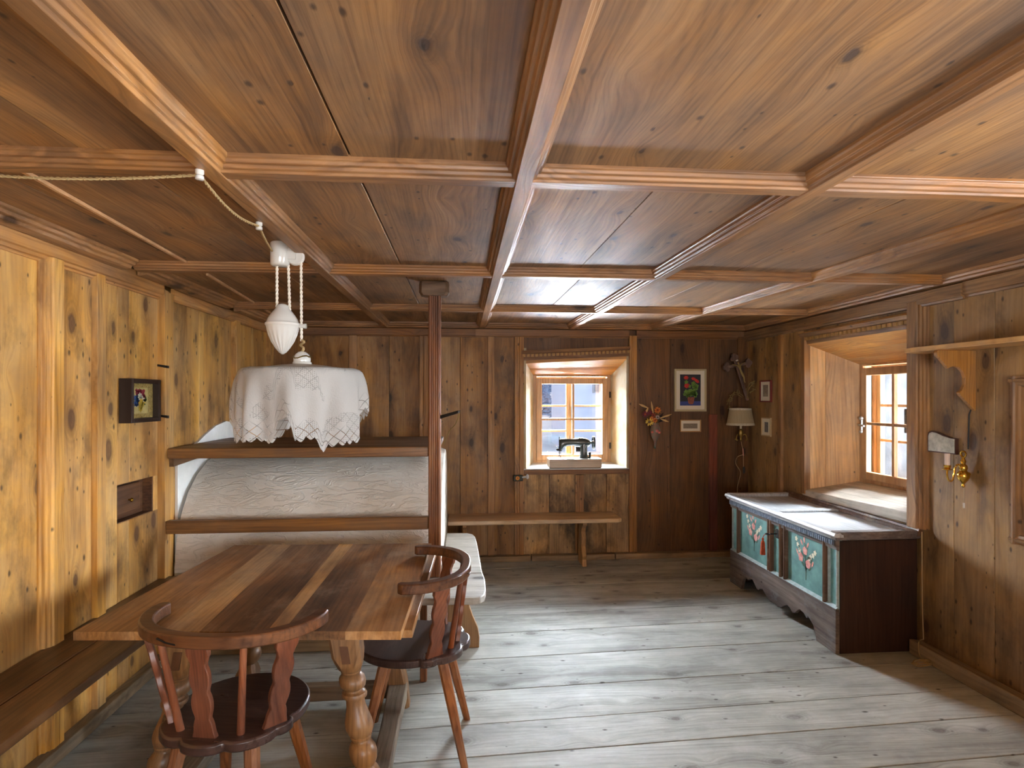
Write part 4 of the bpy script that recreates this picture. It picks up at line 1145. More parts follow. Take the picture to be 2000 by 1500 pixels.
bp = N(nt, 'Bump', {'Height': wvn.outputs[0], 'Strength': 0.35, 'Distance': 0.003})
nt.links.new(bp.outputs[0], bs.inputs['Normal'])
nt.links.new(bp.outputs[0], trn.inputs['Normal'])
MAT['lace'] = m
KEY = [(-180, 0.15), (-163, 0.20), (-152, 0.285), (-130, 0.275), (-112, 0.27), (-101, 0.28), (-95, 0.20), (-89, 0.175), (-84, 0.20), (-80, 0.275), (-70, 0.262), (-63, 0.27), (-57, 0.325), (-52, 0.30), (-35, 0.29), (-20, 0.285), (-10, 0.19),
       (0, 0.155), (20, 0.2), (45, 0.30), (70, 0.2), (90, 0.17), (115, 0.24), (135, 0.31), (160, 0.2), (180, 0.15)]


def hang(deg):
    for (a0, l0), (a1, l1) in zip(KEY, KEY[1:]):
        if a0 <= deg <= a1:
            t = (deg - a0) / (a1 - a0)
            t = t * t * (3 - 2 * t)
            return l0 * (1 - t) + l1 * t
    return 0.2


nA, nS = 300, 18
vs, uvs, fs = [], [], []
for i in range(nA):
    deg = -180 + 360 * i / nA
    a_ = math.radians(deg)
    L_ = hang(deg)
    L0_ = L_
    L_ += 0.016 * abs(math.sin(i * PI / 6.0)) * (1.0 if True else 0)
    fold = 0.5 + 0.5 * math.sin(a_ * 8 + 0.9 * math.sin(a_ * 3))
    fold2 = math.sin(a_ * 17 + 1.0)
    for j in range(nS + 1):
        s_ = j / nS
        if s_ < 0.16:
            q_ = s_ / 0.16
            r_ = 0.222 + 0.034 * q_
            z = cz(722) - 0.008 * q_ + 0.006 - 0.002 * fold
            dist = 0.03 * q_
        else:
            q_ = (s_ - 0.16) / 0.84
            r_ = 0.256 + 0.010 * math.sin(min(1, q_ * 3) * PI / 2) + (0.036 * (fold - 0.5) + 0.007 * fold2) * min(1.0, q_ * 1.6)
            z = cz(722) - 0.010 - L_ * q_
            dist = 0.03 + L_ * q_
        vs.append((r_ * math.cos(a_), r_ * math.sin(a_), z - cz(722)))
        uvs.append((a_ * 0.26, L0_ + 0.045 - dist))
lc_me = bpy.data.meshes.new('lace_cloth')
for i in range(nA):
    k_ = (i + 1) % nA
    for j in range(nS):
        fs.append((i * (nS + 1) + j, k_ * (nS + 1) + j, k_ * (nS + 1) + j + 1, i * (nS + 1) + j + 1))
lc_me.from_pydata(vs, [], fs)
ul = lc_me.uv_layers.new(name='UVMap')
for p in lc_me.polygons:
    p.use_smooth = True
    for li in p.loop_indices:
        vi = lc_me.loops[li].vertex_index
        ul.data[li].uv = uvs[vi]
lc_me.materials.append(MAT['lace'])
lc = bpy.data.objects.new('lace_cloth', lc_me)
COL.objects.link(lc)
lc.location = (lp_c.x, LY, cz(722))
tag(lc, 'white crocheted lace cloth with scalloped hem draped over the pendant lamp shade', 'cloth')

# feed cord along the ceiling
k0, k1, k2, k3 = at(-60, 340, z=2.120), at(390, 342, z=2.112), at(506, 442, z=2.112), at(533, 492, y=LY)
ec = thing('electric_cord', 'old twisted tan cord running under the ceiling beams to the white lamp', 'cord', tuple(k1))


def cordpath(p, q, sag):
    return [p.lerp(q, i / 14) - Vector((0, 0, sag * math.sin(PI * i / 14))) for i in range(15)]


for p, q, sg in ((k0, k1, 0.012), (k1, k2, 0.028), (k2, k3, 0.008)):
    pts = cordpath(p, q, sg)
    b2 = MB()
    for i in range(14):
        tt = twisted(pts[i], pts[i + 1], 0.0044)
        b2.add(tt.v, tt.f)
    put(b2, 'cord_length', MAT['cord_tan'], ec, smooth=True)
for kk in (k1, k2):
    put(MB().lathe([(0.008, -0.014), (0.0115, -0.012), (0.0115, -0.004), (0.008, 0.0), (0.0115, 0.004), (0.0115, 0.014), (0.006, 0.016)], tuple(kk), 14), 'insulator', MAT['porcelain'], ec, smooth=True)

# ------------------------------------------------------------------ painted chest
MAT['chest_brown'] = wood('chest_brown_wood', (74, 64, 60), (106, 94, 88), (136, 124, 116), 'Y', 'Z', rough=0.55, spec=0.25, var=0.05, wear=((132, 142, 152), 0.55), speck=0.04)
MAT['chest_end'] = wood('chest_end_wood', (40, 24, 18), (58, 36, 27), (76, 50, 38), 'Z', 'X', rough=0.55, var=0.05)
MAT['chest_top'] = wood('chest_lid_wood', (156, 158, 160), (182, 184, 186), (202, 205, 208), 'Y', 'X', rough=0.42, spec=0.5, var=0.06, wear=((186, 190, 194), 0.4), knots=0.1)
MAT['chest_mould'] = wood('chest_moulding_wood', (58, 38, 28), (92, 64, 46), (130, 100, 76), 'Z', 'Y', rough=0.5, var=0.1, wear=((170, 160, 140), 0.5))
MAT['teal'] = plain('teal_chest_paint', rgb(112, 158, 154), 0.55, noise=1, nscale=9, bump=0.1, col2=rgb(86, 126, 124))
MAT['pale_edge'] = plain('pale_blue_edge_paint', rgb(172, 190, 192), 0.6, noise=0.3, nscale=30)
CY, CX, CH = 3.94, 2.18, 0.68
ct = thing('painted_chest', 'old dowry chest with teal flower painted front panels below the right window', 'chest', (CX, CY, 0))
DX = 0.495
put(MB().box(CX + 0.012, CX + DX, CY - CH, CY - CH + 0.025, 0.0, 0.66), 'end_board', MAT['chest_end'], ct, bevel=0.003)
put(MB().box(CX + 0.012, CX + DX, CY + CH - 0.025, CY + CH, 0.0, 0.66), 'end_board', MAT['chest_end'], ct, bevel=0.003)
put(MB().box(CX + DX - 0.02, CX + DX, CY - CH + 0.025, CY + CH - 0.025, 0.08, 0.66), 'back_board', MAT['chest_end'], ct)
put(MB().box(CX + 0.012, CX + DX - 0.02, CY - CH + 0.025, CY + CH - 0.025, 0.13, 0.15), 'bottom_board', MAT['chest_end'], ct)
put(MB().box(CX + 0.010, CX + 0.03, CY - CH + 0.002, CY + CH - 0.002, 0.24, 0.66), 'front_board', MAT['teal'], ct)
half = [(0.68, 0.0), (0.49, 0.0), (0.475, 0.05), (0.455, 0.085), (0.42, 0.108), (0.40, 0.118), (0.385, 0.10), (0.355, 0.122), (0.31, 0.128), (0.28, 0.108), (0.25, 0.082), (0.225, 0.075), (0.20, 0.095), (0.165, 0.105), (0.13, 0.088), (0.09, 0.062), (0.045, 0.05), (0.0, 0.058)]
plp = [(u, v_) for u, v_ in half] + [(-u, v_) for u, v_ in reversed(half[:-1])] + [(-0.68, 0.262), (0.68, 0.262)]
put(MB().prism(plp, lambda u, v_, w_: (CX + w_, CY + u, v_), -0.012, 0.012), 'plinth', MAT['chest_brown'], ct, bevel=0.002)
put(MB().prism([(-0.012, 0.262), (0.010, 0.262), (0.010, 0.276)], lambda u, v_, w_: (CX + u, CY + w_, v_), -CH, CH), 'plinth_edge', MAT['pale_edge'], ct)
for yy in (0.665, 0.585, 0.555, 0.088, 0.058, -0.070, -0.125, -0.562, -0.590, -0.668):
    wd2 = 0.010 if abs(yy) > 0.66 or yy in (0.585, -0.590) else 0.016
    mt = MAT['pale_edge'] if wd2 == 0.010 else MAT['chest_mould']
    h_ = 0.012 if wd2 == 0.010 else 0.026
    put(MB().prism([(yy - wd2, 0.0), (yy - wd2 * 0.7, h_ * 0.6), (yy - wd2 * 0.2, h_), (yy + wd2 * 0.4, h_), (yy + wd2 * 0.8, h_ * 0.5), (yy + wd2, 0.0)],
                   lambda u, v_, w_: (CX + 0.011 - v_, CY + u, w_), 0.265, 0.642), 'upright_moulding', mt, ct)
put(MB().prism([(0.0, 0.598), (0.018, 0.606), (0.018, 0.618), (0.022, 0.624), (0.022, 0.664), (0.0, 0.664)], lambda u, v_, w_: (CX + 0.011 - u, CY + w_, v_), -CH, CH), 'top_moulding', MAT['chest_brown'], ct)
for k in range(66):
    yy = -CH + 0.012 + (2 * CH - 0.024) * (k + 0.5) / 66
    if k == 0:
        db = MB()
    db.box(CX - 0.026, CX - 0.008, CY + yy - 0.0055, CY + yy + 0.0055, 0.634, 0.662)
dbo = put(db, 'dentil_row', plain('worn_blue_dentils', rgb(120, 132, 150), 0.6, noise=0.5, nscale=60), ct)
dbo['kind'] = 'stuff'
lid = put(MB().box(CX - 0.02, CX + DX + 0.005, CY - CH - 0.012, CY + CH + 0.012, 0.664, 0.690), 'lid', MAT['chest_top'], ct, bevel=0.003)
RIMP = [(-0.03, 0.0), (-0.036, 0.012), (-0.03, 0.030), (0.004, 0.032), (0.012, 0.022), (0.022, 0.018), (0.024, 0.004), (0.024, 0.0)]
x0_, x1_, y0_, y1_ = CX - 0.008, CX + DX - 0.012, CY - CH - 0.002, CY + CH + 0.002
for p0, p1, sg in (((x0_, y1_ + 0.03, 0.686), (x0_, y0_ - 0.03, 0.686), 1), ((x1_, y1_ + 0.03, 0.686), (x1_, y0_ - 0.03, 0.686), -1)):
    sub(MB().bar(p0, p1, [(a_ * 0.62, z_ * 1.3) for a_, z_ in RIMP]) if sg < 0 else MB().bar(p0, p1, [(-a_, z_ * 0.8) for a_, z_ in RIMP]), 'lid_rim', MAT['chest_mould'] if sg < 0 else MAT['chest_top'], lid, ct)
for yy in (y0_, y1_):
    sub(MB().box(CX - 0.03, CX + DX - 0.0, yy - 0.028, yy + 0.03, 0.668, 0.716), 'lid_rim', MAT['chest_top'] if yy > CY else MAT['chest_brown'], lid, ct, bevel=0.006)
sub(MB().box(CX + 0.016, CX + DX - 0.03, CY + 0.0, CY + 0.075, 0.689, 0.705), 'lid_batten', MAT['chest_top'], lid, ct, bevel=0.004)
# painted bouquets: flat strokes lying on the teal boards
PINK, CREAM, LEAF = plain('pink_flower_paint', rgb(206, 118, 112), 0.6, noise=1, nscale=55, col2=rgb(228, 176, 164)), plain('cream_flower_paint', rgb(222, 214, 190), 0.6), plain('dark_green_stem_paint', rgb(76, 104, 92), 0.6)


def bouquet(cy, zb2, ks=0.86):
    fm, wm, sm_ = MB(), MB(), MB()
    X_ = CX + 0.0098

    def blob(mb, u, v_, ru, rv, n=10, rot=0.0, wob=0.0):
        pts = []
        for i in range(n):
            a_ = 2 * PI * i / n
            k = 1 + wob * math.cos(5 * a_)
            x, y = ru * k * math.cos(a_), rv * k * math.sin(a_)
            pts.append((u + x * math.cos(rot) - y * math.sin(rot), v_ + x * math.sin(rot) + y * math.cos(rot)))
        mb.prism(pts, lambda p, q, r: (X_ - r, cy - p * ks, zb2 + q * ks), 0.0, 0.0012)
    for u, v_, r_ in ((-0.065, 0.135, 0.030), (0.03, 0.105, 0.030), (-0.01, 0.195, 0.028)):
        blob(fm, u, v_, r_, r_ * 1.1, 16, 0.3, 0.12)
    for u, v_, rt in ((-0.02, 0.275, 0.1), (-0.055, 0.25, 0.6), (0.025, 0.245, -0.5), (0.085, 0.12, -0.4), (-0.11, 0.165, 0.6)):
        blob(fm, u, v_, 0.009, 0.024, 10, rt)
    for u, v_ in ((-0.125, 0.26), (-0.105, 0.22), (-0.08, 0.185), (0.06, 0.165), (0.09, 0.185), (0.115, 0.21), (0.045, 0.15)):
        blob(wm, u, v_, 0.016, 0.018, 15, 0.2, 0.28)

    def stroke(pts, r_):
        P_ = catmull([Vector((p[0], p[1], 0)) for p in pts], 6)
        L1, L2 = [], []
        for i, p in enumerate(P_):
            d_ = (P_[min(i + 1, len(P_) - 1)] - P_[max(0, i - 1)]).normalized()
            L1.append((p.x - d_.y * r_, p.y + d_.x * r_))
            L2.append((p.x + d_.y * r_, p.y - d_.x * r_))
        for i in range(len(P_) - 1):
            sm_.prism([L1[i], L1[i + 1], L2[i + 1], L2[i]], lambda p, q, r: (X_ - r, cy - p * ks, zb2 + q * ks), 0.0, 0.0008)
    stroke([(0, -0.02), (0.0, 0.06), (-0.01, 0.17)], 0.005)
    for e_ in ((-0.12, 0.25), (0.11, 0.2), (-0.06, 0.13), (0.03, 0.1), (-0.02, 0.27), (0.08, 0.12), (0.025, 0.24)):
        stroke([(0, 0.05), (e_[0] * 0.4, e_[1] * 0.55 + 0.02), e_], 0.0028)
    for u, v_, rt in ((-0.04, 0.09, 0.8), (0.05, 0.075, -0.8), (-0.09, 0.2, 0.5), (0.07, 0.14, -0.6), (0.0, 0.23, 0.1), (-0.04, 0.16, 0.9), (0.03, 0.15, -0.9)):
        blob(sm_, u, v_, 0.008, 0.022, 10, rt)
    put(sm_, 'painted_stems', LEAF, ct)
    put(wm, 'painted_blossoms', CREAM, ct)
    put(fm, 'painted_roses', PINK, ct)


bouquet(CY + 0.325, 0.355)
bouquet(CY - 0.345, 0.345)
lk = MB().prism([(-0.018, -0.03), (0.018, -0.03), (0.022, 0.0), (0.03, 0.02), (0.0, 0.035), (-0.03, 0.02), (-0.022, 0.0)], lambda u, v_, w_: (CX + 0.010 - w_, CY - 0.005 + u, 0.545 + v_), 0.0, 0.006)
lko = put(lk, 'lock_plate', MAT['iron'], ct)
ky = MB().tube([(CX + 0.008, CY - 0.005, 0.545), (CX - 0.05, CY - 0.005, 0.545)], 0.005)
ky.tube([Vector((CX - 0.062 + 0.014 * math.cos(i * PI / 5), CY - 0.005 + 0.02 * math.sin(i * PI / 5), 0.545)) for i in range(11)], 0.004)
sub(ky, 'key', MAT['iron'], lko, ct, smooth=True)
ts = MB().lathe([(0.004, 0.505), (0.008, 0.50), (0.009, 0.492), (0.005, 0.486), (0.011, 0.478), (0.014, 0.465), (0.018, 0.40), (0.0185, 0.385), (0.004, 0.384)], (CX - 0.062, CY + 0.06, 0), 14, flute=lambda a_, z: 0.06 * math.cos(9 * a_) if z < 0.48 else 0)
ts.tube([(CX - 0.062, CY + 0.015, 0.545), (CX - 0.062, CY + 0.05, 0.52), (CX - 0.062, CY + 0.06, 0.503)], 0.0025, 6)
put(ts, 'key_tassel', plain('orange_red_tassel', rgb(186, 78, 44), 0.8, noise=0.3, nscale=60), ct, smooth=True)

# ------------------------------------------------------------------ sewing machine in the back window
MAT['machine'] = plain('dark_green_enamel', rgb(52, 62, 62), 0.25, spec=0.6, coat=0.5)
MAT['machine_base'] = wood('machine_base_wood', (176, 148, 120), (206, 182, 156), (220, 202, 180), 'X', 'Z', rough=0.45, var=0.0)
MX, MYY, MZ = 1.05, 5.478, 0.840
smc = thing('sewing_machine', 'old hand crank sewing machine on a pale wooden base in the back window', 'sewing machine', (MX, MYY, MZ))
b_ = MB().box(-0.245, 0.245, -0.085, 0.095, 0.0, 0.078)
bs_ = b_.build('base', MAT['machine_base'], smc, bevel=0.006, seg=2)
MB().box(-0.243, 0.243, -0.083, 0.093, 0.078, 0.082).build('bed_plate', plain('pale_bed_plate', rgb(206, 208, 208), 0.3, spec=0.6), bs_, bevel=0.002)
MB().lathe([(0.03, 0.0), (0.058, 0.0), (0.058, 0.004), (0.03, 0.005)], (-0.13, -0.01, 0.082), 20).build('shuttle_plate', MAT['old_brass'], bs_)
hd = MB()


def sect(cx, cy, cz_, ry, rz, ax='x', n=14):
    return [(cx, cy + ry * math.cos(2 * PI * i / n), cz_ + rz * math.sin(2 * PI * i / n)) if ax == 'x' else (cx + ry * math.cos(2 * PI * i / n), cy + rz * math.sin(2 * PI * i / n), cz_) for i in range(n)]


hd.loft([sect(-0.135, 0, 0.205, 0.02, 0.06), sect(-0.120, 0, 0.208, 0.026, 0.058), sect(-0.10, 0, 0.222, 0.026, 0.046), sect(-0.07, 0, 0.230, 0.026, 0.036), sect(-0.02, 0, 0.232, 0.027, 0.033), sect(0.03, 0, 0.232, 0.030, 0.036), sect(0.07, 0, 0.230, 0.035, 0.044), sect(0.105, 0, 0.228, 0.034, 0.042), sect(0.135, 0, 0.226, 0.028, 0.034), sect(0.15, 0, 0.226, 0.018, 0.02)])
hd.loft([sect(0.095, 0, 0.082, 0.052, 0.05, 'z'), sect(0.092, 0, 0.095, 0.042, 0.044, 'z'), sect(0.090, 0, 0.14, 0.034, 0.036, 'z'), sect(0.090, 0, 0.20, 0.036, 0.034, 'z'), sect(0.092, 0, 0.235, 0.034, 0.03, 'z')])
hd.build('machine_head', MAT['machine'], smc, smooth=True)
fp = MB().box(-0.142, -0.128, -0.018, 0.018, 0.15, 0.262)
fp.build('face_plate', MAT['iron'], smc, bevel=0.004)
nb = MB().tube([(-0.142, 0, 0.285), (-0.142, 0, 0.10)], 0.004, 8).tube([(-0.13, 0, 0.27), (-0.13, 0, 0.086)], 0.0028, 8)
nb.ball((-0.158, -0.01, 0.165), 0.014).tube([(-0.175, -0.01, 0.19), (-0.14, -0.005, 0.19)], 0.004).box(-0.14, -0.115, -0.006, 0.012, 0.086, 0.090)
nb.build('needle_bar', MAT['iron'], smc, smooth=True)
hw = MB()
hw.loft([[(0.185 + dx, 0.050 * k * math.cos(2 * PI * i / 24), 0.226 + 0.060 * k * math.sin(2 * PI * i / 24)) for i in range(24)] for dx, k in ((-0.008, 0.88), (-0.008, 1.0), (0.008, 1.0), (0.008, 0.88), (-0.008, 0.88))], caps=False)
for i in range(3):
    a_ = 2 * PI * i / 3 + 0.4
    hw.tube([(0.185, 0, 0.226), (0.185, 0.046 * math.cos(a_), 0.226 + 0.055 * math.sin(a_))], 0.006)
hw.tube([(0.145, 0, 0.226), (0.195, 0, 0.226)], 0.013, 12)
hw.build('hand_wheel', MAT['machine'], smc, smooth=True)
MB().tube([(0.015, 0.02, 0.165), (0.06, 0.02, 0.165)], 0.026, 14).build('motor', MAT['iron'], smc, smooth=True)
MB().lathe([(0.010, 0.082), (0.012, 0.085), (0.012, 0.13), (0.006, 0.14)], (0.145, -0.02, 0), 12).build('bobbin_winder', MAT['iron'], smc, smooth=True)
MB().tube([(-0.045, 0, 0.25), (-0.045, 0, 0.29)], 0.002, 6).build('spool_pin', MAT['iron'], smc)
MB().tube([(0.05, 0, 0.26), (0.05, 0, 0.275)], 0.008, 8).build('oil_cap', MAT['iron'], smc)

# small painted hook under the window
hk = at(1012, 934, y=5.345)
pk = thing('painted_hook', 'small dark wall hook painted with an orange flower below the back window', 'hook', tuple(hk))
put(MB().box(hk.x - 0.045, hk.x + 0.045, 5.345, 5.368, hk.z - 0.028, hk.z + 0.028), 'plate', plain('dark_green_plate', rgb(52, 54, 40), 0.5, noise=0.4), pk, bevel=0.006)
fl2 = MB()
for i in range(8):
    a_ = 2 * PI * i / 8
    fl2.ball((hk.x - 0.005 + 0.012 * math.cos(a_), 5.344, hk.z + 0.012 * math.sin(a_)), 0.0075, 6, 4, sc=(1, 0.25, 1))
put(fl2, 'flower', plain('orange_petals', rgb(206, 128, 44), 0.6), pk)
put(MB().tube([(hk.x + 0.04, 5.35, hk.z + 0.006), (hk.x + 0.075, 5.33, hk.z + 0.014)], 0.009).ball((hk.x + 0.082, 5.322, hk.z + 0.016), 0.024, 12, 8, sc=(0.6, 1, 1)), 'knob', plain('white_knob', rgb(206, 208, 210), 0.3), pk, smooth=True)


# ------------------------------------------------------------------ framed pictures
def picture(label, Mf, u0, u1, z0, z1, fw, depth, fmat, mat_board, pm=None, fw_in=None, print_mat=None, sink=0.006, group='framed pictures on the walls'):
    c = Vector(Mf((u0 + u1) / 2, 0, (z0 + z1) / 2))
    r_ = thing('picture_frame', label, 'picture', tuple(c), group=None)
    for (p0, p1, q0, q1) in ((u0, u0 + fw, z0, z1), (u1 - fw, u1, z0, z1), (u0 + fw, u1 - fw, z0, z0 + fw), (u0 + fw, u1 - fw, z1 - fw, z1)):
        b2 = MB().hexa([Mf(p0, 0, q0), Mf(p1, 0, q0), Mf(p1, depth, q0), Mf(p0, depth, q0), Mf(p0, 0, q1), Mf(p1, 0, q1), Mf(p1, depth, q1), Mf(p0, depth, q1)])
        put(b2, 'frame_bar', fmat, r_, bevel=min(0.002, fw * 0.2))
    d1_ = depth - sink

    def slab(p0, p1, q0, q1, da, db_, nm, mt):
        return put(MB().hexa([Mf(p0, da, q0), Mf(p1, da, q0), Mf(p1, db_, q0), Mf(p0, db_, q0), Mf(p0, da, q1), Mf(p1, da, q1), Mf(p1, db_, q1), Mf(p0, db_, q1)]), nm, mt, r_)
    slab(u0 + fw, u1 - fw, z0 + fw, z1 - fw, 0.001, d1_ - 0.002, 'mount', mat_board)
    if pm:
        pr_ = slab(u0 + pm[0], u1 - pm[1], z0 + pm[2], z1 - pm[3], d1_ - 0.002, d1_ - 0.0012, 'print', print_mat)
    return r_, d1_


def flat(Mf, d_):
    def shape(mb, pts):
        mb.prism(pts, lambda u, v_, w_: Mf(u, d_ + w_, v_), 0.0, 0.0006)
    return shape


def star(u, v_, r_, n=12, wob=0.25, k=6, sq=1.0, rot=0.0):
    out = []
    for i in range(n):
        a_ = 2 * PI * i / n
        q_ = r_ * (1 + wob * math.cos(k * a_))
        x, y = q_ * math.cos(a_), q_ * sq * math.sin(a_)
        out.append((u + x * math.cos(rot) - y * math.sin(rot), v_ + x * math.sin(rot) + y * math.cos(rot)))
    return out


CREAMM = plain('cream_mount', rgb(222, 212, 190), 0.7)
Mb = lambda u, d_, z: (u, YB - 0.001 - d_, z)
Mr = lambda u, d_, z: (XR - 0.001 - d_, u, z)
Ml = lambda u, d_, z: (XL + 0.001 + d_, u, z)
# geranium print, hung a touch crooked like everything on this wall
gp, gd = picture('large cream framed print of red geraniums in a pot on the back wall', Mb, 1.985, 2.295, 1.362, 1.762, 0.018, 0.022, plain('silver_gold_frame', rgb(186, 172, 134), 0.4, metal=0.3), CREAMM,
                 pm=(0.055, 0.055, 0.056, 0.052), print_mat=plain('dark_print_ground', rgb(38, 38, 44), 0.6))
sh_ = flat(Mb, gd - 0.0011)
u0, z0, W_, H_ = 2.04, 1.418, 0.20, 0.292
g2 = lambda fx_, fy_: (u0 + W_ * fx_, z0 + H_ * fy_)
b2 = MB()
sh_(b2, [g2(0, 0), g2(1, 0), g2(1, 0.14), g2(0, 0.13)])
put(b2, 'print_table', plain('print_blue', rgb(58, 70, 132), 0.6), gp)
sh2 = flat(Mb, gd - 0.0004)
b2 = MB()
sh2(b2, [g2(0.40, 0.08), g2(0.46, 0.04), g2(0.60, 0.04), g2(0.66, 0.08), g2(0.70, 0.27), g2(0.35, 0.27)])
put(b2, 'print_pot', plain('print_terracotta', rgb(150, 82, 62), 0.6, noise=0.4, nscale=50), gp)
b2 = MB()
rl = random.Random(5)
for fx_, fy_, r_ in ((0.30, 0.44, 0.022), (0.40, 0.36, 0.02), (0.50, 0.47, 0.021), (0.62, 0.40, 0.022), (0.74, 0.38, 0.022), (0.68, 0.48, 0.018), (0.65, 0.70, 0.022), (0.66, 0.60, 0.018), (0.80, 0.62, 0.02), (0.78, 0.54, 0.017),
                     (0.30, 0.75, 0.018), (0.22, 0.36, 0.015), (0.36, 0.30, 0.016), (0.52, 0.36, 0.02), (0.46, 0.62, 0.015), (0.74, 0.31, 0.016)):
    sh2(b2, star(*g2(fx_, fy_), r_, 15, 0.18, 5, rot=rl.uniform(0, 3)))
put(b2, 'print_leaves', plain('print_green', rgb(110, 150, 58), 0.6, noise=0.5, nscale=70), gp)
b2 = MB()
for fx_, fy_, r_, sq_, rt in ((0.29, 0.895, 0.022, 0.8, 0), (0.33, 0.64, 0.025, 0.9, 0.4), (0.66, 0.86, 0.024, 0.55, -0.3), (0.82, 0.79, 0.024, 0.6, -0.6)):
    sh2(b2, star(*g2(fx_, fy_), r_, 18, 0.14, 6, sq_, rt))
put(b2, 'print_blossoms', plain('print_red', rgb(206, 52, 44), 0.6, noise=0.35, nscale=90), gp)
# little engraving below
etch = plain('engraving_lines', rgb(150, 134, 114), 0.7, noise=0.55, nscale=140)
picture('small landscape framed engraving hung below the geranium print', Mb, 2.043, 2.246, 1.168, 1.284, 0.009, 0.014, plain('light_wood_frame', rgb(186, 140, 82), 0.5), CREAMM, pm=(0.032, 0.034, 0.033, 0.036), print_mat=etch)
picture('small red framed picture beside the crucifix on the right wall', Mr, 4.935, 5.125, 1.452, 1.646, 0.012, 0.018, plain('dark_red_frame', rgb(112, 40, 34), 0.5), CREAMM, pm=(0.055, 0.05, 0.05, 0.04), print_mat=etch)
picture('small cream framed picture of a church below the red framed one', Mr, 4.945, 5.105, 1.150, 1.315, 0.009, 0.014, plain('cream_frame', rgb(186, 160, 118), 0.5), CREAMM, pm=(0.05, 0.05, 0.035, 0.04), print_mat=plain('church_print', rgb(136, 130, 124), 0.7, noise=0.5, nscale=90))
# flower painting on the left wall: deep dark box frame with gilt lining
lpic, ld = picture('small flower painting in a deep dark box frame on the left wall', Ml, 3.075, 3.36, 1.368, 1.592, 0.022, 0.062, plain('black_box_frame', rgb(44, 30, 24), 0.4), plain('gilt_lining', rgb(192, 164, 92), 0.4, metal=0.4, noise=0.5, nscale=120, bump=0.6),
                   pm=(0.055, 0.072, 0.045, 0.045), print_mat=plain('painting_ground', rgb(196, 178, 116), 0.5, noise=0.25, nscale=25), sink=0.03)
u0, z0, W_, H_ = 3.13, 1.413, 0.158, 0.134
shl = flat(Ml, ld - 0.0011)
fr0 = random.Random(21)
for nm, colr, lst in (('painted_greens', (78, 98, 60), ((0.5, 0.45, 0.03), (0.3, 0.5, 0.024), (0.7, 0.5, 0.026), (0.5, 0.7, 0.028))),
                      ('painted_reds', (176, 58, 74), ((0.35, 0.8, 0.018), (0.62, 0.78, 0.02), (0.72, 0.66, 0.015), (0.48, 0.86, 0.014))),
                      ('painted_blues', (58, 96, 160), ((0.25, 0.42, 0.018), (0.34, 0.55, 0.018), (0.42, 0.42, 0.016), (0.2, 0.62, 0.012))),
                      ('painted_whites', (222, 216, 190), ((0.48, 0.66, 0.018), (0.6, 0.56, 0.011))),
                      ('painted_yellows', (206, 176, 62), ((0.56, 0.45, 0.017), (0.66, 0.36, 0.012), (0.52, 0.22, 0.02)))):
    b2 = MB()
    for q in range(9):
        fx_, fy_, r_ = lst[q % len(lst)]
        shl(b2, star(u0 + W_ * min(0.9, max(0.1, fx_ + fr0.uniform(-0.13, 0.13))), z0 + H_ * min(0.92, max(0.1, fy_ + fr0.uniform(-0.12, 0.12))), r_ * fr0.uniform(0.25, 0.55), 9, 0.2, 5, rot=q))
    for fx_, fy_, r_ in lst:
        shl(b2, star(u0 + W_ * fx_, z0 + H_ * fy_, r_, 14, 0.2, 7, rot=fx_ * 9))
    put(b2, nm, plain(nm + '_paint', rgb(*colr), 0.5, noise=0.35, nscale=80), lpic)
    shl = flat(Ml, ld - 0.0011 + 0.0004 * (1 + ('painted_greens', 'painted_reds', 'painted_blues', 'painted_whites', 'painted_yellows').index(nm)))

# ------------------------------------------------------------------ wall vase with dried flowers
vc = at(1280, 840, y=5.33)
vz = lambda py: at(1280, py, y=5.33).z
MAT['coral'] = plain('coral_glaze', rgb(196, 104, 92), 0.4)
vs_ = thing('wall_vase', 'painted horn shaped wall vase with dried flowers beside the back window', 'vase', (vc.x, 5.33, vc.z))
put(MB().lathe([(0.004, vz(876)), (0.010, vz(872)), (0.012, vz(863)), (0.020, vz(859)), (0.036, vz(853)), (0.046, vz(845)), (0.047, vz(840)), (0.040, vz(834)), (0.032, vz(830)), (0.030, vz(828)), (0.033, vz(826)), (0.026, vz(826)), (0.024, vz(832)), (0.004, vz(836))], (vc.x, 5.335, 0), 24, axis=Matrix.Diagonal(Vector((1, 1, 1)))),
    'vase_body', plain('painted_vase_glaze', rgb(112, 116, 98), 0.35, noise=1, nscale=55, col2=rgb(142, 96, 86), coat=0.3), vs_, smooth=True)
put(MB().tube([(vc.x, 5.335, vz(861)), (vc.x - 0.003, 5.335, vz(876))], [0.011, 0.007], 10), 'vase_tip', plain('green_glaze', rgb(48, 92, 74), 0.3, coat=0.4), vs_, smooth=True)
for u, py, r_ in ((1274, 844, 0.012), (1284, 842, 0.016), (1288, 845, 0.012)):
    p = at(u, py, y=5.285)
    put(MB().ball((p.x, 5.289, p.z), r_, 10, 6, sc=(1, 0.3, 0.9)), 'vase_flower', MAT['coral'], vs_)
fr = random.Random(11)


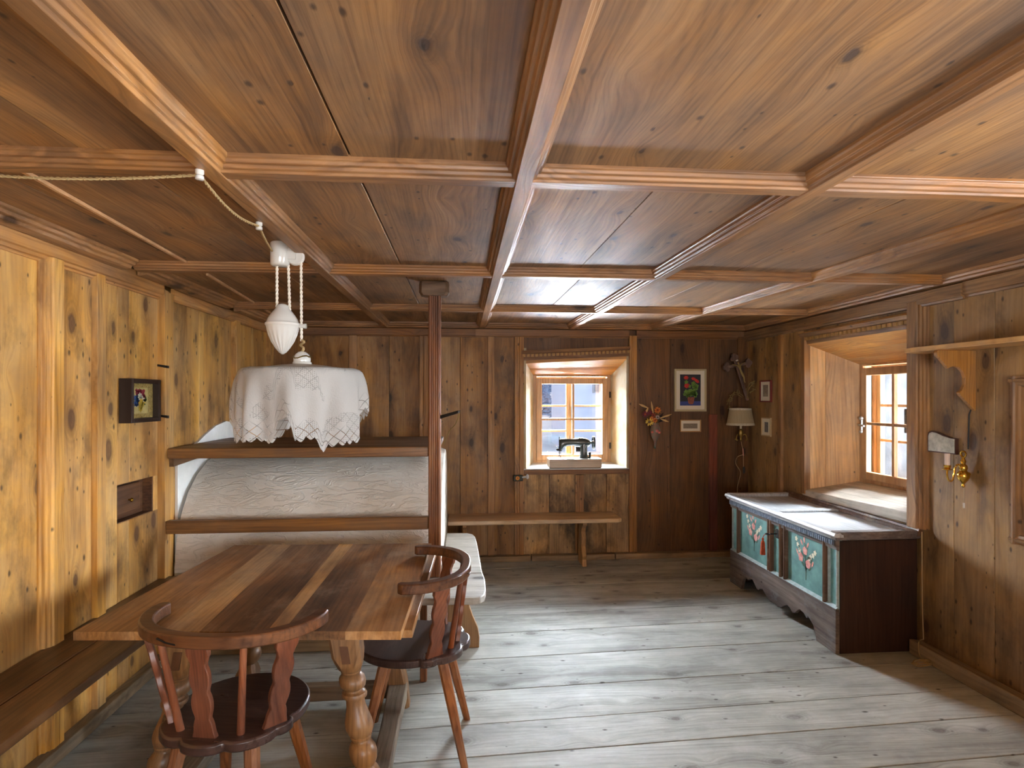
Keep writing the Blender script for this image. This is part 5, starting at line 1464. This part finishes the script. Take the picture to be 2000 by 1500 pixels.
def bloom(px, py, y, r_, colr, core, nm='dried_flower'):
    p = at(px, py, y=y)
    b3 = MB()
    for i in range(9):
        a_ = 2 * PI * i / 9 + fr.uniform(-0.15, 0.15)
        d_ = Vector((math.cos(a_), -0.25, math.sin(a_)))
        b3.tube([p + d_ * r_ * 0.2, p + d_ * r_ * 0.7, p + d_ * r_], [r_ * 0.10, r_ * 0.22, r_ * 0.04], 5)
    o = put(b3, nm, colr, vs_, smooth=True)
    sub(MB().ball(tuple(p + Vector((0, -r_ * 0.15, 0))), r_ * 0.35, 8, 6), 'flower_core', core, o, vs_, smooth=True)
    q = Vector((vc.x + fr.uniform(-0.01, 0.01), 5.335, vz(832)))
    sub(MB().tube([p, p.lerp(q, 0.5) + Vector((0, -0.01, 0)), q], 0.0022, 5), 'flower_stem', STEM, o, vs_)


STEM = plain('dry_stem', rgb(104, 84, 52), 0.8)
ORG, YEL, MAR, RED2 = plain('dried_orange', rgb(206, 120, 48), 0.7), plain('dried_yellow', rgb(206, 174, 70), 0.7), plain('dried_maroon', rgb(112, 38, 56), 0.7), plain('dried_rust', rgb(150, 62, 34), 0.7)
bloom(1284, 801, 5.30, 0.034, ORG, RED2)
bloom(1268, 824, 5.28, 0.040, YEL, STEM)
bloom(1279, 821, 5.285, 0.026, ORG, RED2)
bloom(1272, 817, 5.28, 0.020, ORG, RED2)
bloom(1260, 809, 5.30, 0.032, MAR, RED2)
bloom(1270, 806, 5.31, 0.026, MAR, MAR)
bloom(1276, 811, 5.29, 0.022, RED2, MAR)
bloom(1284, 815, 5.29, 0.022, plain('dried_lilac', rgb(176, 160, 158), 0.7), STEM)
TAN = plain('dried_grass_ear', rgb(196, 158, 104), 0.8)
for (pa, pb) in (((1272, 784), (1276, 812)), ((1248, 789), (1266, 797)), ((1312, 809), (1288, 817)), ((1260, 808), (1266, 796)), ((1306, 824), (1290, 818))):
    p, q = at(*pa, y=5.31), at(*pb, y=5.32)
    o = put(MB().tube([p, p.lerp(q, 0.35), p.lerp(q, 0.7), q], [0.002, 0.010, 0.008, 0.003], 6), 'grass_ear', TAN, vs_, smooth=True)
    sub(MB().tube([q, Vector((vc.x, 5.335, vz(832)))], 0.002, 5), 'flower_stem', STEM, o, vs_)
lf = MB()
for (pa, w_) in (((1296, 806), 0.03), ((1301, 815), 0.028), ((1262, 830), 0.02)):
    p = at(*pa, y=5.34)
    q = Vector((vc.x, 5.345, vz(828)))
    d_ = (p - q).normalized()
    n_ = Vector((d_.z, 0, -d_.x))
    lf.loft([[q, q + Vector((0, 0.002, 0)), q + Vector((0, 0.003, 0.001))], [q.lerp(p, 0.6) - n_ * w_ * 0.6, q.lerp(p, 0.6) + Vector((0, -0.006, 0)), q.lerp(p, 0.6) + n_ * w_ * 0.6], [p, p + Vector((0, 0.002, 0)), p + Vector((0, 0.003, 0.001))]])
put(lf, 'dark_leaves', plain('dark_dry_leaf', rgb(40, 30, 30), 0.8), vs_)

# ------------------------------------------------------------------ crucifix in the corner, with dry palm twigs
ctop, cbot, clf, crt = at(1434, 698, y=5.20), at(1460, 782, y=5.27), at(1419, 717, y=5.17), at(1462, 709, y=5.25)
cx_ = thing('crucifix', 'dark wooden crucifix with trefoil ends hanging in the back right corner', 'crucifix', tuple(cbot))
CR = wood('crucifix_wood', (84, 62, 54), (116, 90, 78), (138, 112, 98), 'Z', 'X', rough=0.5, var=0)
nrm = (crt - clf).cross(ctop - cbot).normalized()
if nrm.y > 0:
    nrm = -nrm
BP = [(-0.013, -0.008), (0.013, -0.008), (0.013, 0.008), (-0.013, 0.008)]
put(MB().bar(cbot, ctop, BP, up=nrm), 'upright', CR, cx_, bevel=0.002)
xm = ctop.lerp(cbot, 0.2)
put(MB().bar(clf, crt, [(a_ * 1.0, b3) for a_, b3 in BP], up=nrm), 'crossbar', CR, cx_, bevel=0.002)
for e_, dr_ in ((ctop, (ctop - cbot).normalized()), (clf, (clf - crt).normalized()), (crt, (crt - clf).normalized())):
    sd = dr_.cross(nrm).normalized()
    tf = MB()
    for o_ in (dr_ * 0.016, sd * 0.021 - dr_ * 0.006, -sd * 0.021 - dr_ * 0.006):
        tf.prism(circ(0.022, 14), lambda u, v_, w_: tuple(e_ + o_ + dr_ * u + sd * v_ + nrm * w_), -0.008, 0.008)
    put(tf, 'trefoil_end', CR, cx_)
GIL = plain('old_gilt_figure', rgb(150, 128, 78), 0.45, metal=0.3)
up_ = (ctop - cbot).normalized()
rt_ = (crt - clf).normalized()
C0 = clf.lerp(crt, 0.5) + nrm * 0.016


def skin_fig(chains, name, mat, root, sub_=1):
    vs2, es, rad = [], [], []
    for ch_ in chains:
        prev = None
        for p, r_ in ch_:
            key = None
            for i, q in enumerate(vs2):
                if (Vector(q) - p).length < 1e-5:
                    key = i
            if key is None:
                vs2.append(tuple(p))
                rad.append(r_)
                key = len(vs2) - 1
            if prev is not None:
                es.append((prev, key))
            prev = key
    l = root.location
    me = bpy.data.meshes.new(name)
    me.from_pydata([(p[0] - l.x, p[1] - l.y, p[2] - l.z) for p in vs2], es, [])
    o = bpy.data.objects.new(name, me)
    COL.objects.link(o)
    o.parent = root
    sk = o.modifiers.new('skin', 'SKIN')
    sk.use_smooth_shade = True
    for i, r_ in enumerate(rad):
        me.skin_vertices[0].data[i].radius = (r_, r_)
    me.skin_vertices[0].data[0].use_root = True
    sd_ = o.modifiers.new('subdiv', 'SUBSURF')
    sd_.levels = sd_.render_levels = sub_
    me.materials.append(mat)
    return o


chest_ = C0 - up_ * 0.018
pel = C0 - up_ * 0.072 + rt_ * 0.003
skin_fig([[(pel, 0.011), (C0 - up_ * 0.045, 0.0095), (chest_, 0.012), (C0 + up_ * 0.002, 0.006), (C0 + up_ * 0.018 - rt_ * 0.004 + nrm * 0.004, 0.0085), (C0 + up_ * 0.028 - rt_ * 0.005 + nrm * 0.004, 0.006)],
          [(chest_, 0.012), (C0 - rt_ * 0.022 + up_ * 0.0, 0.006), (C0 - rt_ * 0.048 + up_ * 0.008, 0.0042), (C0 - rt_ * 0.078 + up_ * 0.016, 0.003)],
          [(chest_, 0.012), (C0 + rt_ * 0.022 + up_ * 0.0, 0.006), (C0 + rt_ * 0.048 + up_ * 0.008, 0.0042), (C0 + rt_ * 0.078 + up_ * 0.016, 0.003)],
          [(pel, 0.011), (pel - up_ * 0.014 - rt_ * 0.006, 0.008), (pel - up_ * 0.05 - rt_ * 0.002 + nrm * 0.01, 0.006), (pel - up_ * 0.09, 0.004), (pel - up_ * 0.105 + nrm * 0.006, 0.0035)],
          [(pel, 0.011), (pel - up_ * 0.014 + rt_ * 0.007, 0.008), (pel - up_ * 0.05 + rt_ * 0.005 + nrm * 0.01, 0.006), (pel - up_ * 0.088 + rt_ * 0.004, 0.004), (pel - up_ * 0.104 + rt_ * 0.004 + nrm * 0.006, 0.0035)]],
         'figure', GIL, cx_)
put(MB().box(-0.012, 0.012, -0.002, 0.002, -0.006, 0.006).__class__().bar(C0 + up_ * 0.045 - rt_ * 0.012, C0 + up_ * 0.045 + rt_ * 0.012, [(-0.006, -0.009), (0.006, -0.009), (0.006, -0.005), (-0.006, -0.005)], up=nrm), 'title_plate', plain('pale_plate', rgb(206, 200, 186), 0.6), cx_)
tw = thing('palm_twigs', 'dry curled palm twigs tucked behind the crucifix in the corner', 'twigs', tuple(at(1456, 778, y=5.28)))
DRY = plain('dry_palm_leaf', rgb(140, 118, 70), 0.8, noise=0.4, nscale=40)
for pts in ([(1456, 772), (1462, 752), (1470, 746), (1478, 752), (1476, 762)], [(1458, 770), (1464, 757), (1472, 750), (1480, 747)], [(1452, 774), (1440, 766), (1428, 772), (1421, 788)], [(1450, 776), (1436, 770), (1426, 782), (1424, 798)], [(1456, 768), (1470, 764), (1479, 758)], [(1456, 765), (1461, 776)]):
    P_ = catmull([at(*p, y=5.26 + fr.uniform(-0.02, 0.02)) for p in pts], 5)
    o = put(MB().tube(P_, 0.0028, 5), 'twig', DRY, tw)
    lf = MB()
    for i in range(3, len(P_), 1):
        d_ = Vector((fr.uniform(-1, 1), fr.uniform(-0.6, 0.1), fr.uniform(-1, 0.6))).normalized() * fr.uniform(0.018, 0.035)
        lf.tube([P_[i], P_[i] + d_ * 0.5, P_[i] + d_], [0.002, 0.0042, 0.0008], 4)
    lo2 = sub(lf, 'leaflets', DRY, o, tw)
    lo2['kind'] = 'stuff'

# ------------------------------------------------------------------ corner wall lamp
SY = 5.20
sc_ = at(1446, 815, y=SY)
sz = lambda py: at(1446, py, y=SY).z
cl = thing('corner_lamp', 'brass wall lamp with a pleated cream shade in the back right corner', 'lamp', (sc_.x, SY, sz(860)))
m = plain('cream_pleated_shade', rgb(156, 138, 106), 0.8)
put(MB().lathe([(0.120, sz(830)), (0.0935, sz(798)), (0.0915, sz(798)), (0.118, sz(830))], (sc_.x, SY, 0), 96, flute=lambda a_, z: 0.012 * math.cos(48 * a_)), 'shade', m, cl, smooth=True)
TR = plain('shade_braid', rgb(206, 194, 168), 0.8, noise=0.4, nscale=150)
put(MB().lathe([(0.122, sz(830.5)), (0.1235, sz(829)), (0.119, sz(826)), (0.117, sz(828))], (sc_.x, SY, 0), 40), 'braid', TR, cl)
put(MB().lathe([(0.095, sz(801.5)), (0.0965, sz(800)), (0.095, sz(797)), (0.092, sz(797.5))], (sc_.x, SY, 0), 40), 'braid', TR, cl)
bx_ = at(1447, 840, y=SY).x
put(MB().lathe([(0.010, sz(838)), (0.010, sz(822)), (0.004, sz(822))], (bx_, SY, 0), 12), 'candle_sleeve', plain('ivory_sleeve', rgb(222, 206, 170), 0.5), cl, smooth=True)
bd = MB().lathe([(0.004, sz(862)), (0.012, sz(859)), (0.009, sz(855)), (0.018, sz(851)), (0.024, sz(845)), (0.016, sz(840)), (0.020, sz(838)), (0.006, sz(837))], (bx_, SY, 0), 20)
for sx in (-1, 1):
    bd.tube(catmull([(bx_, SY, sz(852)), (bx_ + sx * 0.035, SY - 0.01, sz(848)), (bx_ + sx * 0.05, SY - 0.015, sz(856)), (bx_ + sx * 0.04, SY - 0.015, sz(860)), (bx_ + sx * 0.06, SY - 0.01, sz(857))], 5), 0.005, 7)
bd.tube([(bx_, SY, sz(855)), (bx_ + 0.04, 5.30, sz(857)), (bx_ + 0.07, 5.372, sz(855))], 0.007, 8)
put(bd, 'brass_body', MAT['old_brass'], cl, smooth=True)
put(MB().tube([(bx_, SY, sz(860)), at(1451, 880, y=SY), at(1452, 893, y=SY)], 0.0028, 6), 'cable', MAT['cord_beige'], cl)
put(MB().tube([at(1451, 876, y=SY), at(1452, 890, y=SY)], 0.006, 8), 'connector', plain('pink_connector', rgb(190, 130, 110), 0.5), cl)
put(MB().tube(catmull([at(1452, 890, y=SY), at(1452, 912, y=SY)], 4), 0.003, 6), 'cable', MAT['cord_beige'], cl)
put(MB().lathe([(0.004, sz(925)), (0.011, sz(922)), (0.011, sz(914)), (0.005, sz(911))], (at(1453, 918, y=SY).x, SY, 0), 10), 'pull_switch', MAT['cord_black'], cl, smooth=True)
put(MB().tube(catmull([at(1451, 888, y=SY), at(1440, 893, y=SY + 0.05), at(1437, 905, y=5.30), at(1446, 922, y=5.32), at(1443, 940, y=5.33), at(1440, 958, y=5.34), at(1444, 1000, y=5.35)], 7), 0.0032, 6), 'cable', MAT['cord_beige'], cl, smooth=True)

# ------------------------------------------------------------------ right wall: shelf, sconce, plaque, cupboard
MAT['shelf'] = wood('shelf_wood', (168, 118, 62), (206, 156, 94), (226, 182, 122), 'Y', 'X', rough=0.4, knots=0.1, var=0.06, ring=120.0)
MAT['bracket'] = wood('shaded_bracket_wood', (128, 82, 34), (164, 110, 50), (186, 134, 68), 'Z', 'X', rough=0.4, var=0.06, ring=120.0)  # darker than the shelf: shade on its turned-away face is in the colour
ws = thing('wall_shelf', 'light wooden shelf with a scalloped bracket on the right wall beside the window', 'shelf', (2.58, 2.3, 1.745))
put(MB().prism([(2.70, 1.2), (2.46, 1.2), (2.455, 3.04), (2.475, 3.11), (2.52, 3.14), (2.645, 3.16)], lambda u, v_, w_: (u, v_, w_), 1.745, 1.770), 'board', MAT['shelf'], ws, bevel=0.003)
bpts = [(2.70, 1.745), (2.485, 1.745), (2.478, 1.732), (2.482, 1.715), (2.495, 1.705), (2.545, 1.648), (2.555, 1.655), (2.578, 1.662), (2.605, 1.655), (2.628, 1.632), (2.640, 1.600), (2.638, 1.565), (2.622, 1.535), (2.604, 1.522), (2.612, 1.510), (2.66, 1.46), (2.70, 1.425)]
for yy in (2.90, 1.45):
    put(MB().prism(bpts, lambda u, v_, w_: (u, w_, v_), yy - 0.011, yy + 0.011), 'bracket', MAT['bracket'], ws, bevel=0.002)
SCY = 2.931
sc2 = thing('wall_sconce', 'polished brass single candle sconce on the right wall under the shelf bracket', 'sconce', (XR, SCY, 1.10))
bpz = lambda py: at(1893, py, y=SCY).z
put(MB().lathe([(0.004, bpz(952)), (0.009, bpz(949)), (0.007, bpz(945)), (0.012, bpz(942)), (0.022, bpz(938)), (0.030, bpz(931)), (0.028, bpz(924)), (0.016, bpz(919)), (0.021, bpz(914)), (0.018, bpz(909)), (0.010, bpz(906)), (0.014, bpz(901)), (0.008, bpz(896)), (0.006, bpz(893))], (XR - 0.034, SCY, 0), 20), 'back_body', MAT['brass'], sc2, smooth=True)
rz = bpz(887)
put(MB().tube([(XR - 0.034, SCY + 0.016 * math.cos(i * PI / 8), rz + 0.016 * math.sin(i * PI / 8)) for i in range(17)], 0.0048, 8), 'hanging_ring', MAT['brass'], sc2, smooth=True)
put(MB().tube([(XR, SCY, bpz(926)), (XR - 0.034, SCY, bpz(926))], 0.010, 10), 'wall_stem', MAT['brass'], sc2)
cxx = 2.575
cpz = lambda py: at(1852, py, y=SCY).z
arm = catmull([(XR - 0.045, SCY, bpz(916)), (XR - 0.062, SCY, bpz(907)), (XR - 0.080, SCY, bpz(913)), (XR - 0.086, SCY, bpz(926)), (XR - 0.098, SCY, bpz(938)), (XR - 0.116, SCY, bpz(938)), (cxx, SCY, bpz(929)), (cxx, SCY, bpz(916))], 6)
put(MB().tube(arm, 0.0048, 8), 'arm', MAT['brass'], sc2, smooth=True)
put(MB().lathe([(0.006, cpz(919)), (0.026, cpz(917)), (0.027, cpz(916)), (0.012, cpz(915)), (0.016, cpz(913)), (0.017, cpz(908)), (0.004, cpz(908))], (cxx, SCY, 0), 20), 'drip_pan', MAT['brass'], sc2, smooth=True)
put(MB().lathe([(0.0125, cpz(909)), (0.0125, cpz(886)), (0.003, cpz(886))], (cxx, SCY, 0), 16), 'candle_sleeve', plain('pale_pink_sleeve', rgb(226, 202, 184), 0.5), sc2, smooth=True)
put(MB().tube([(XR - 0.03, SCY, bpz(951)), (XR - 0.03, SCY, bpz(982))], 0.0016, 6), 'pull_cord', MAT['cord_beige'], sc2)
put(MB().tube([(XR - 0.03, SCY, bpz(982)), (XR - 0.03, SCY, bpz(992))], 0.005, 8), 'pull_knob', MAT['cord_white'], sc2)
put(MB().tube([(XR - 0.006, 2.915, 1.43), (XR - 0.006, 2.925, 1.405), (XR - 0.006, SCY, 1.22)], 0.0035, 6), 'cable', MAT['cord_black'], sc2)
pq = thing('wall_plaque', 'small mottled grey plaque with a curved top above the brass sconce', 'plaque', (XR, 3.1, 1.24))
po = [(2.998, 1.184), (3.192, 1.184), (3.192, 1.280), (3.185, 1.296), (3.165, 1.305), (3.13, 1.301), (3.08, 1.285), (3.03, 1.274), (2.998, 1.272)]
put(MB().prism(po, lambda u, v_, w_: (XR - w_, u, v_), 0.0, 0.018), 'backing', plain('dark_plaque_edge', rgb(74, 46, 36), 0.5), pq)
ci, ck = Vector((3.095, 1.24, 0)), 0.90
put(MB().prism([(3.095 + (u - 3.095) * 0.93, 1.24 + (v_ - 1.24) * 0.88) for u, v_ in po], lambda u, v_, w_: (XR - w_, u, v_), 0.018, 0.0195), 'face', plain('mottled_plaque_face', rgb(190, 184, 166), 0.35, noise=0.4, nscale=28), pq)
# cupboard set in the wall, only its moulded frame shows
wc = thing('wall_cupboard', 'moulded wooden cupboard frame on the right wall, cut off by the picture edge', 'cupboard', (XR, 2.36, 0.79))
CF = [(0.0, 0.0), (0.0, 0.016), (0.008, 0.020), (0.014, 0.034), (0.026, 0.036), (0.032, 0.028), (0.044, 0.024), (0.048, 0.014), (0.058, 0.010), (0.058, 0.0)]
cy0, cy1, cz0_, cz1_ = 2.05, 2.672, 0.785, 1.60
for kind_, fn in (('v1', lambda u, v_, w_: (XR - v_, cy1 - u, w_)), ('v0', lambda u, v_, w_: (XR - v_, cy0 + u, w_))):
    put(MB().prism(CF, fn, cz0_, cz1_), 'frame_moulding', MAT['trim_zr'], wc)
for fn in (lambda u, v_, w_: (XR - v_, w_, cz0_ + u), lambda u, v_, w_: (XR - v_, w_, cz1_ - u)):
    put(MB().prism(CF, fn, cy0, cy1), 'frame_moulding', MAT['trim_yr'], wc)
dro = put(MB().box(XR - 0.006, XR, cy0 + 0.05, cy1 - 0.05, cz0_ + 0.05, cz1_ - 0.05), 'door', wood('cupboard_door_wood', (66, 32, 24), (96, 52, 38), (120, 72, 54), 'Z', 'Y', rough=0.4, var=0), wc)
sub(MB().ball((XR - 0.02, cy0 + 0.09, 1.2), 0.015), 'knob', MAT['brass'], dro, wc, smooth=True)

# thin cable down the jamb, coiled on the floor
kc = thing('loose_cable', 'thin pale cable running down the wall behind the chest and coiled on the floor', 'cable', (2.63, 3.1, 0.0))
put(MB().tube([(XR - 0.055, 3.19, 0.72), (XR - 0.052, 3.19, 0.3), (XR - 0.05, 3.185, 0.10)], 0.003, 6), 'cable_run', MAT['cord_beige'], kc)
coil = [Vector((XR - 0.05, 3.185, 0.10)), Vector((XR - 0.09, 3.17, 0.095)), Vector((2.60, 3.15, 0.02))]
for i in range(34):
    a_ = i * 0.62
    coil.append(Vector((2.55 + (0.055 + 0.006 * math.sin(i)) * math.cos(a_), 3.075 + 0.024 * math.sin(a_) + 0.006 * math.sin(i * 1.7), 0.006 + 0.0007 * i)))
put(MB().tube(catmull(coil, 3), 0.003, 5), 'coil', MAT['cord_tan'], kc, smooth=True)

# ------------------------------------------------------------------ outdoors
SNOW = plain('old_snow', rgb(170, 176, 184), 0.9, noise=0.25, nscale=0.6)
g_ = MB()
rg2 = random.Random(2)
nx, ny = 30, 26
gv = []
for j in range(ny + 1):
    for i in range(nx + 1):
        x = -34 + 68 * i / nx
        y = 6.6 + 110 * (j / ny) ** 1.5
        z = -1.2 + 0.012 * (y - 6) + (0.0 if y < 34 else (y - 34) * 0.07 + rg2.uniform(-0.3, 0.3)) + rg2.uniform(-0.06, 0.06)
        gv.append((x, y, z))
g_.add(gv, [(j * (nx + 1) + i, j * (nx + 1) + i + 1, (j + 1) * (nx + 1) + i + 1, (j + 1) * (nx + 1) + i) for j in range(ny) for i in range(nx)])
gr = g_.build('ground', SNOW, None, smooth=True)
gr['kind'] = 'structure'
hs = thing('neighbour_house', 'pale rendered house seen through the right panes of the back window', 'house', (8.4, 28.0, -1.0))
REN = plain('lilac_white_render', rgb(176, 180, 196), 0.9, noise=0.08, nscale=2)
put(MB().box(4.72, 13.0, 26.0, 31.0, -1.6, 3.6), 'house_wall', REN, hs)
put(MB().box(4.68, 13.04, 25.95, 26.02, 1.06, 1.12), 'string_course', plain('grey_course', rgb(96, 98, 106), 0.8), hs)
put(MB().hexa([(4.3, 25.5, 3.5), (13.4, 25.5, 3.5), (13.4, 28.5, 5.0), (4.3, 28.5, 5.0), (4.3, 25.5, 3.7), (13.4, 25.5, 3.7), (13.4, 28.5, 5.2), (4.3, 28.5, 5.2)]), 'roof_slope', plain('grey_roof', rgb(90, 84, 80), 0.8), hs)
put(MB().hexa([(4.3, 28.5, 5.0), (13.4, 28.5, 5.0), (13.4, 31.5, 3.5), (4.3, 31.5, 3.5), (4.3, 28.5, 5.2), (13.4, 28.5, 5.2), (13.4, 31.5, 3.7), (4.3, 31.5, 3.7)]), 'roof_slope', plain('grey_roof_back', rgb(90, 84, 80), 0.8), hs)
for xx, zz in ((6.1, 1.95), (8.5, 1.95), (10.9, 1.95)):
    wo_ = put(MB().box(xx - 0.28, xx + 0.28, 25.93, 26.0, zz - 0.28, zz + 0.5), 'house_window', plain('house_window_frame', rgb(120, 124, 132), 0.6), hs)
    sub(MB().box(xx - 0.21, xx + 0.21, 25.92, 25.94, zz - 0.22, zz + 0.43), 'house_pane', plain('dark_house_pane', rgb(66, 76, 92), 0.2), wo_, hs)
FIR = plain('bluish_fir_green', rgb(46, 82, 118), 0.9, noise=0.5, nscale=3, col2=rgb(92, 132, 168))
TRK = plain('fir_trunk', rgb(66, 56, 50), 0.9)


fr2 = random.Random(9)
fo = MB()
for y in (40, 46, 53, 61, 70):
    for i in range(9):
        x = y * 0.125 + (i - 4.2) * 1.35 + fr2.uniform(-0.5, 0.5)
        yy, h = y + fr2.uniform(-2, 2), fr2.uniform(2.0, 3.1)
        gz = -1.4 + 0.012 * (y - 6) + (y - 34) * 0.07
        fo.tube([(x, yy, gz - 0.3), (x, yy, gz + h * 0.95)], [h * 0.03, h * 0.006], 6)
        for k in range(8):
            z0_ = gz + h * (0.10 + 0.105 * k)
            r_ = h * 0.20 * (1 - k / 8.5) + 0.08
            n = 11
            fo.loft([[(x + r_ * (1 + fr2.uniform(-0.25, 0.25)) * math.cos(2 * PI * q / n), yy + r_ * (1 + fr2.uniform(-0.25, 0.25)) * math.sin(2 * PI * q / n), z0_ - fr2.uniform(0, 0.05) * h) for q in range(n)],
                     [(x + 0.05 * math.cos(2 * PI * q / n), yy + 0.05 * math.sin(2 * PI * q / n), z0_ + h * 0.18) for q in range(n)]])
fo = tag(fo.build('fir_forest', FIR), 'bluish snowy fir forest on the slope outside the upper left panes of the back window', 'forest')
fo['kind'] = 'stuff'
bu = MB()
for i in range(150):
    a_, b3 = fr2.uniform(0, 2 * PI), fr2.uniform(0.1, 1.3)
    d_ = Vector((math.cos(a_) * math.sin(b3) * 0.8, math.sin(a_) * math.sin(b3) * 0.8, math.cos(b3))) * fr2.uniform(0.5, 1.0)
    q = d_ * 0.55
    bu.tube([q, d_ * 0.8, d_ * 1.0], [0.02, 0.05, 0.004], 4)
bu.ball((0, 0, 0.15), 0.55, 12, 8)
bp0 = at(1072, 880, y=13.0)
bo = bu.build('garden_bush', plain('teal_bush', rgb(74, 108, 104), 0.9, noise=0.5, nscale=12), None)
bo.location = (bp0.x - 0.15, 13.0, -1.15)
bo.scale = (1.0, 1.0, 1.55)
tag(bo, 'teal green garden bush outside the lower left panes of the back window', 'bush')
# white garden wall beyond the side window
gw = MB().box(5.3, 5.5, 6.2, 11.0, -1.4, 2.2)
tag(gw.build('garden_wall', plain('white_garden_wall', rgb(166, 168, 172), 0.9, noise=0.15, nscale=3), None), 'white rendered wall glimpsed through the right window', 'wall')
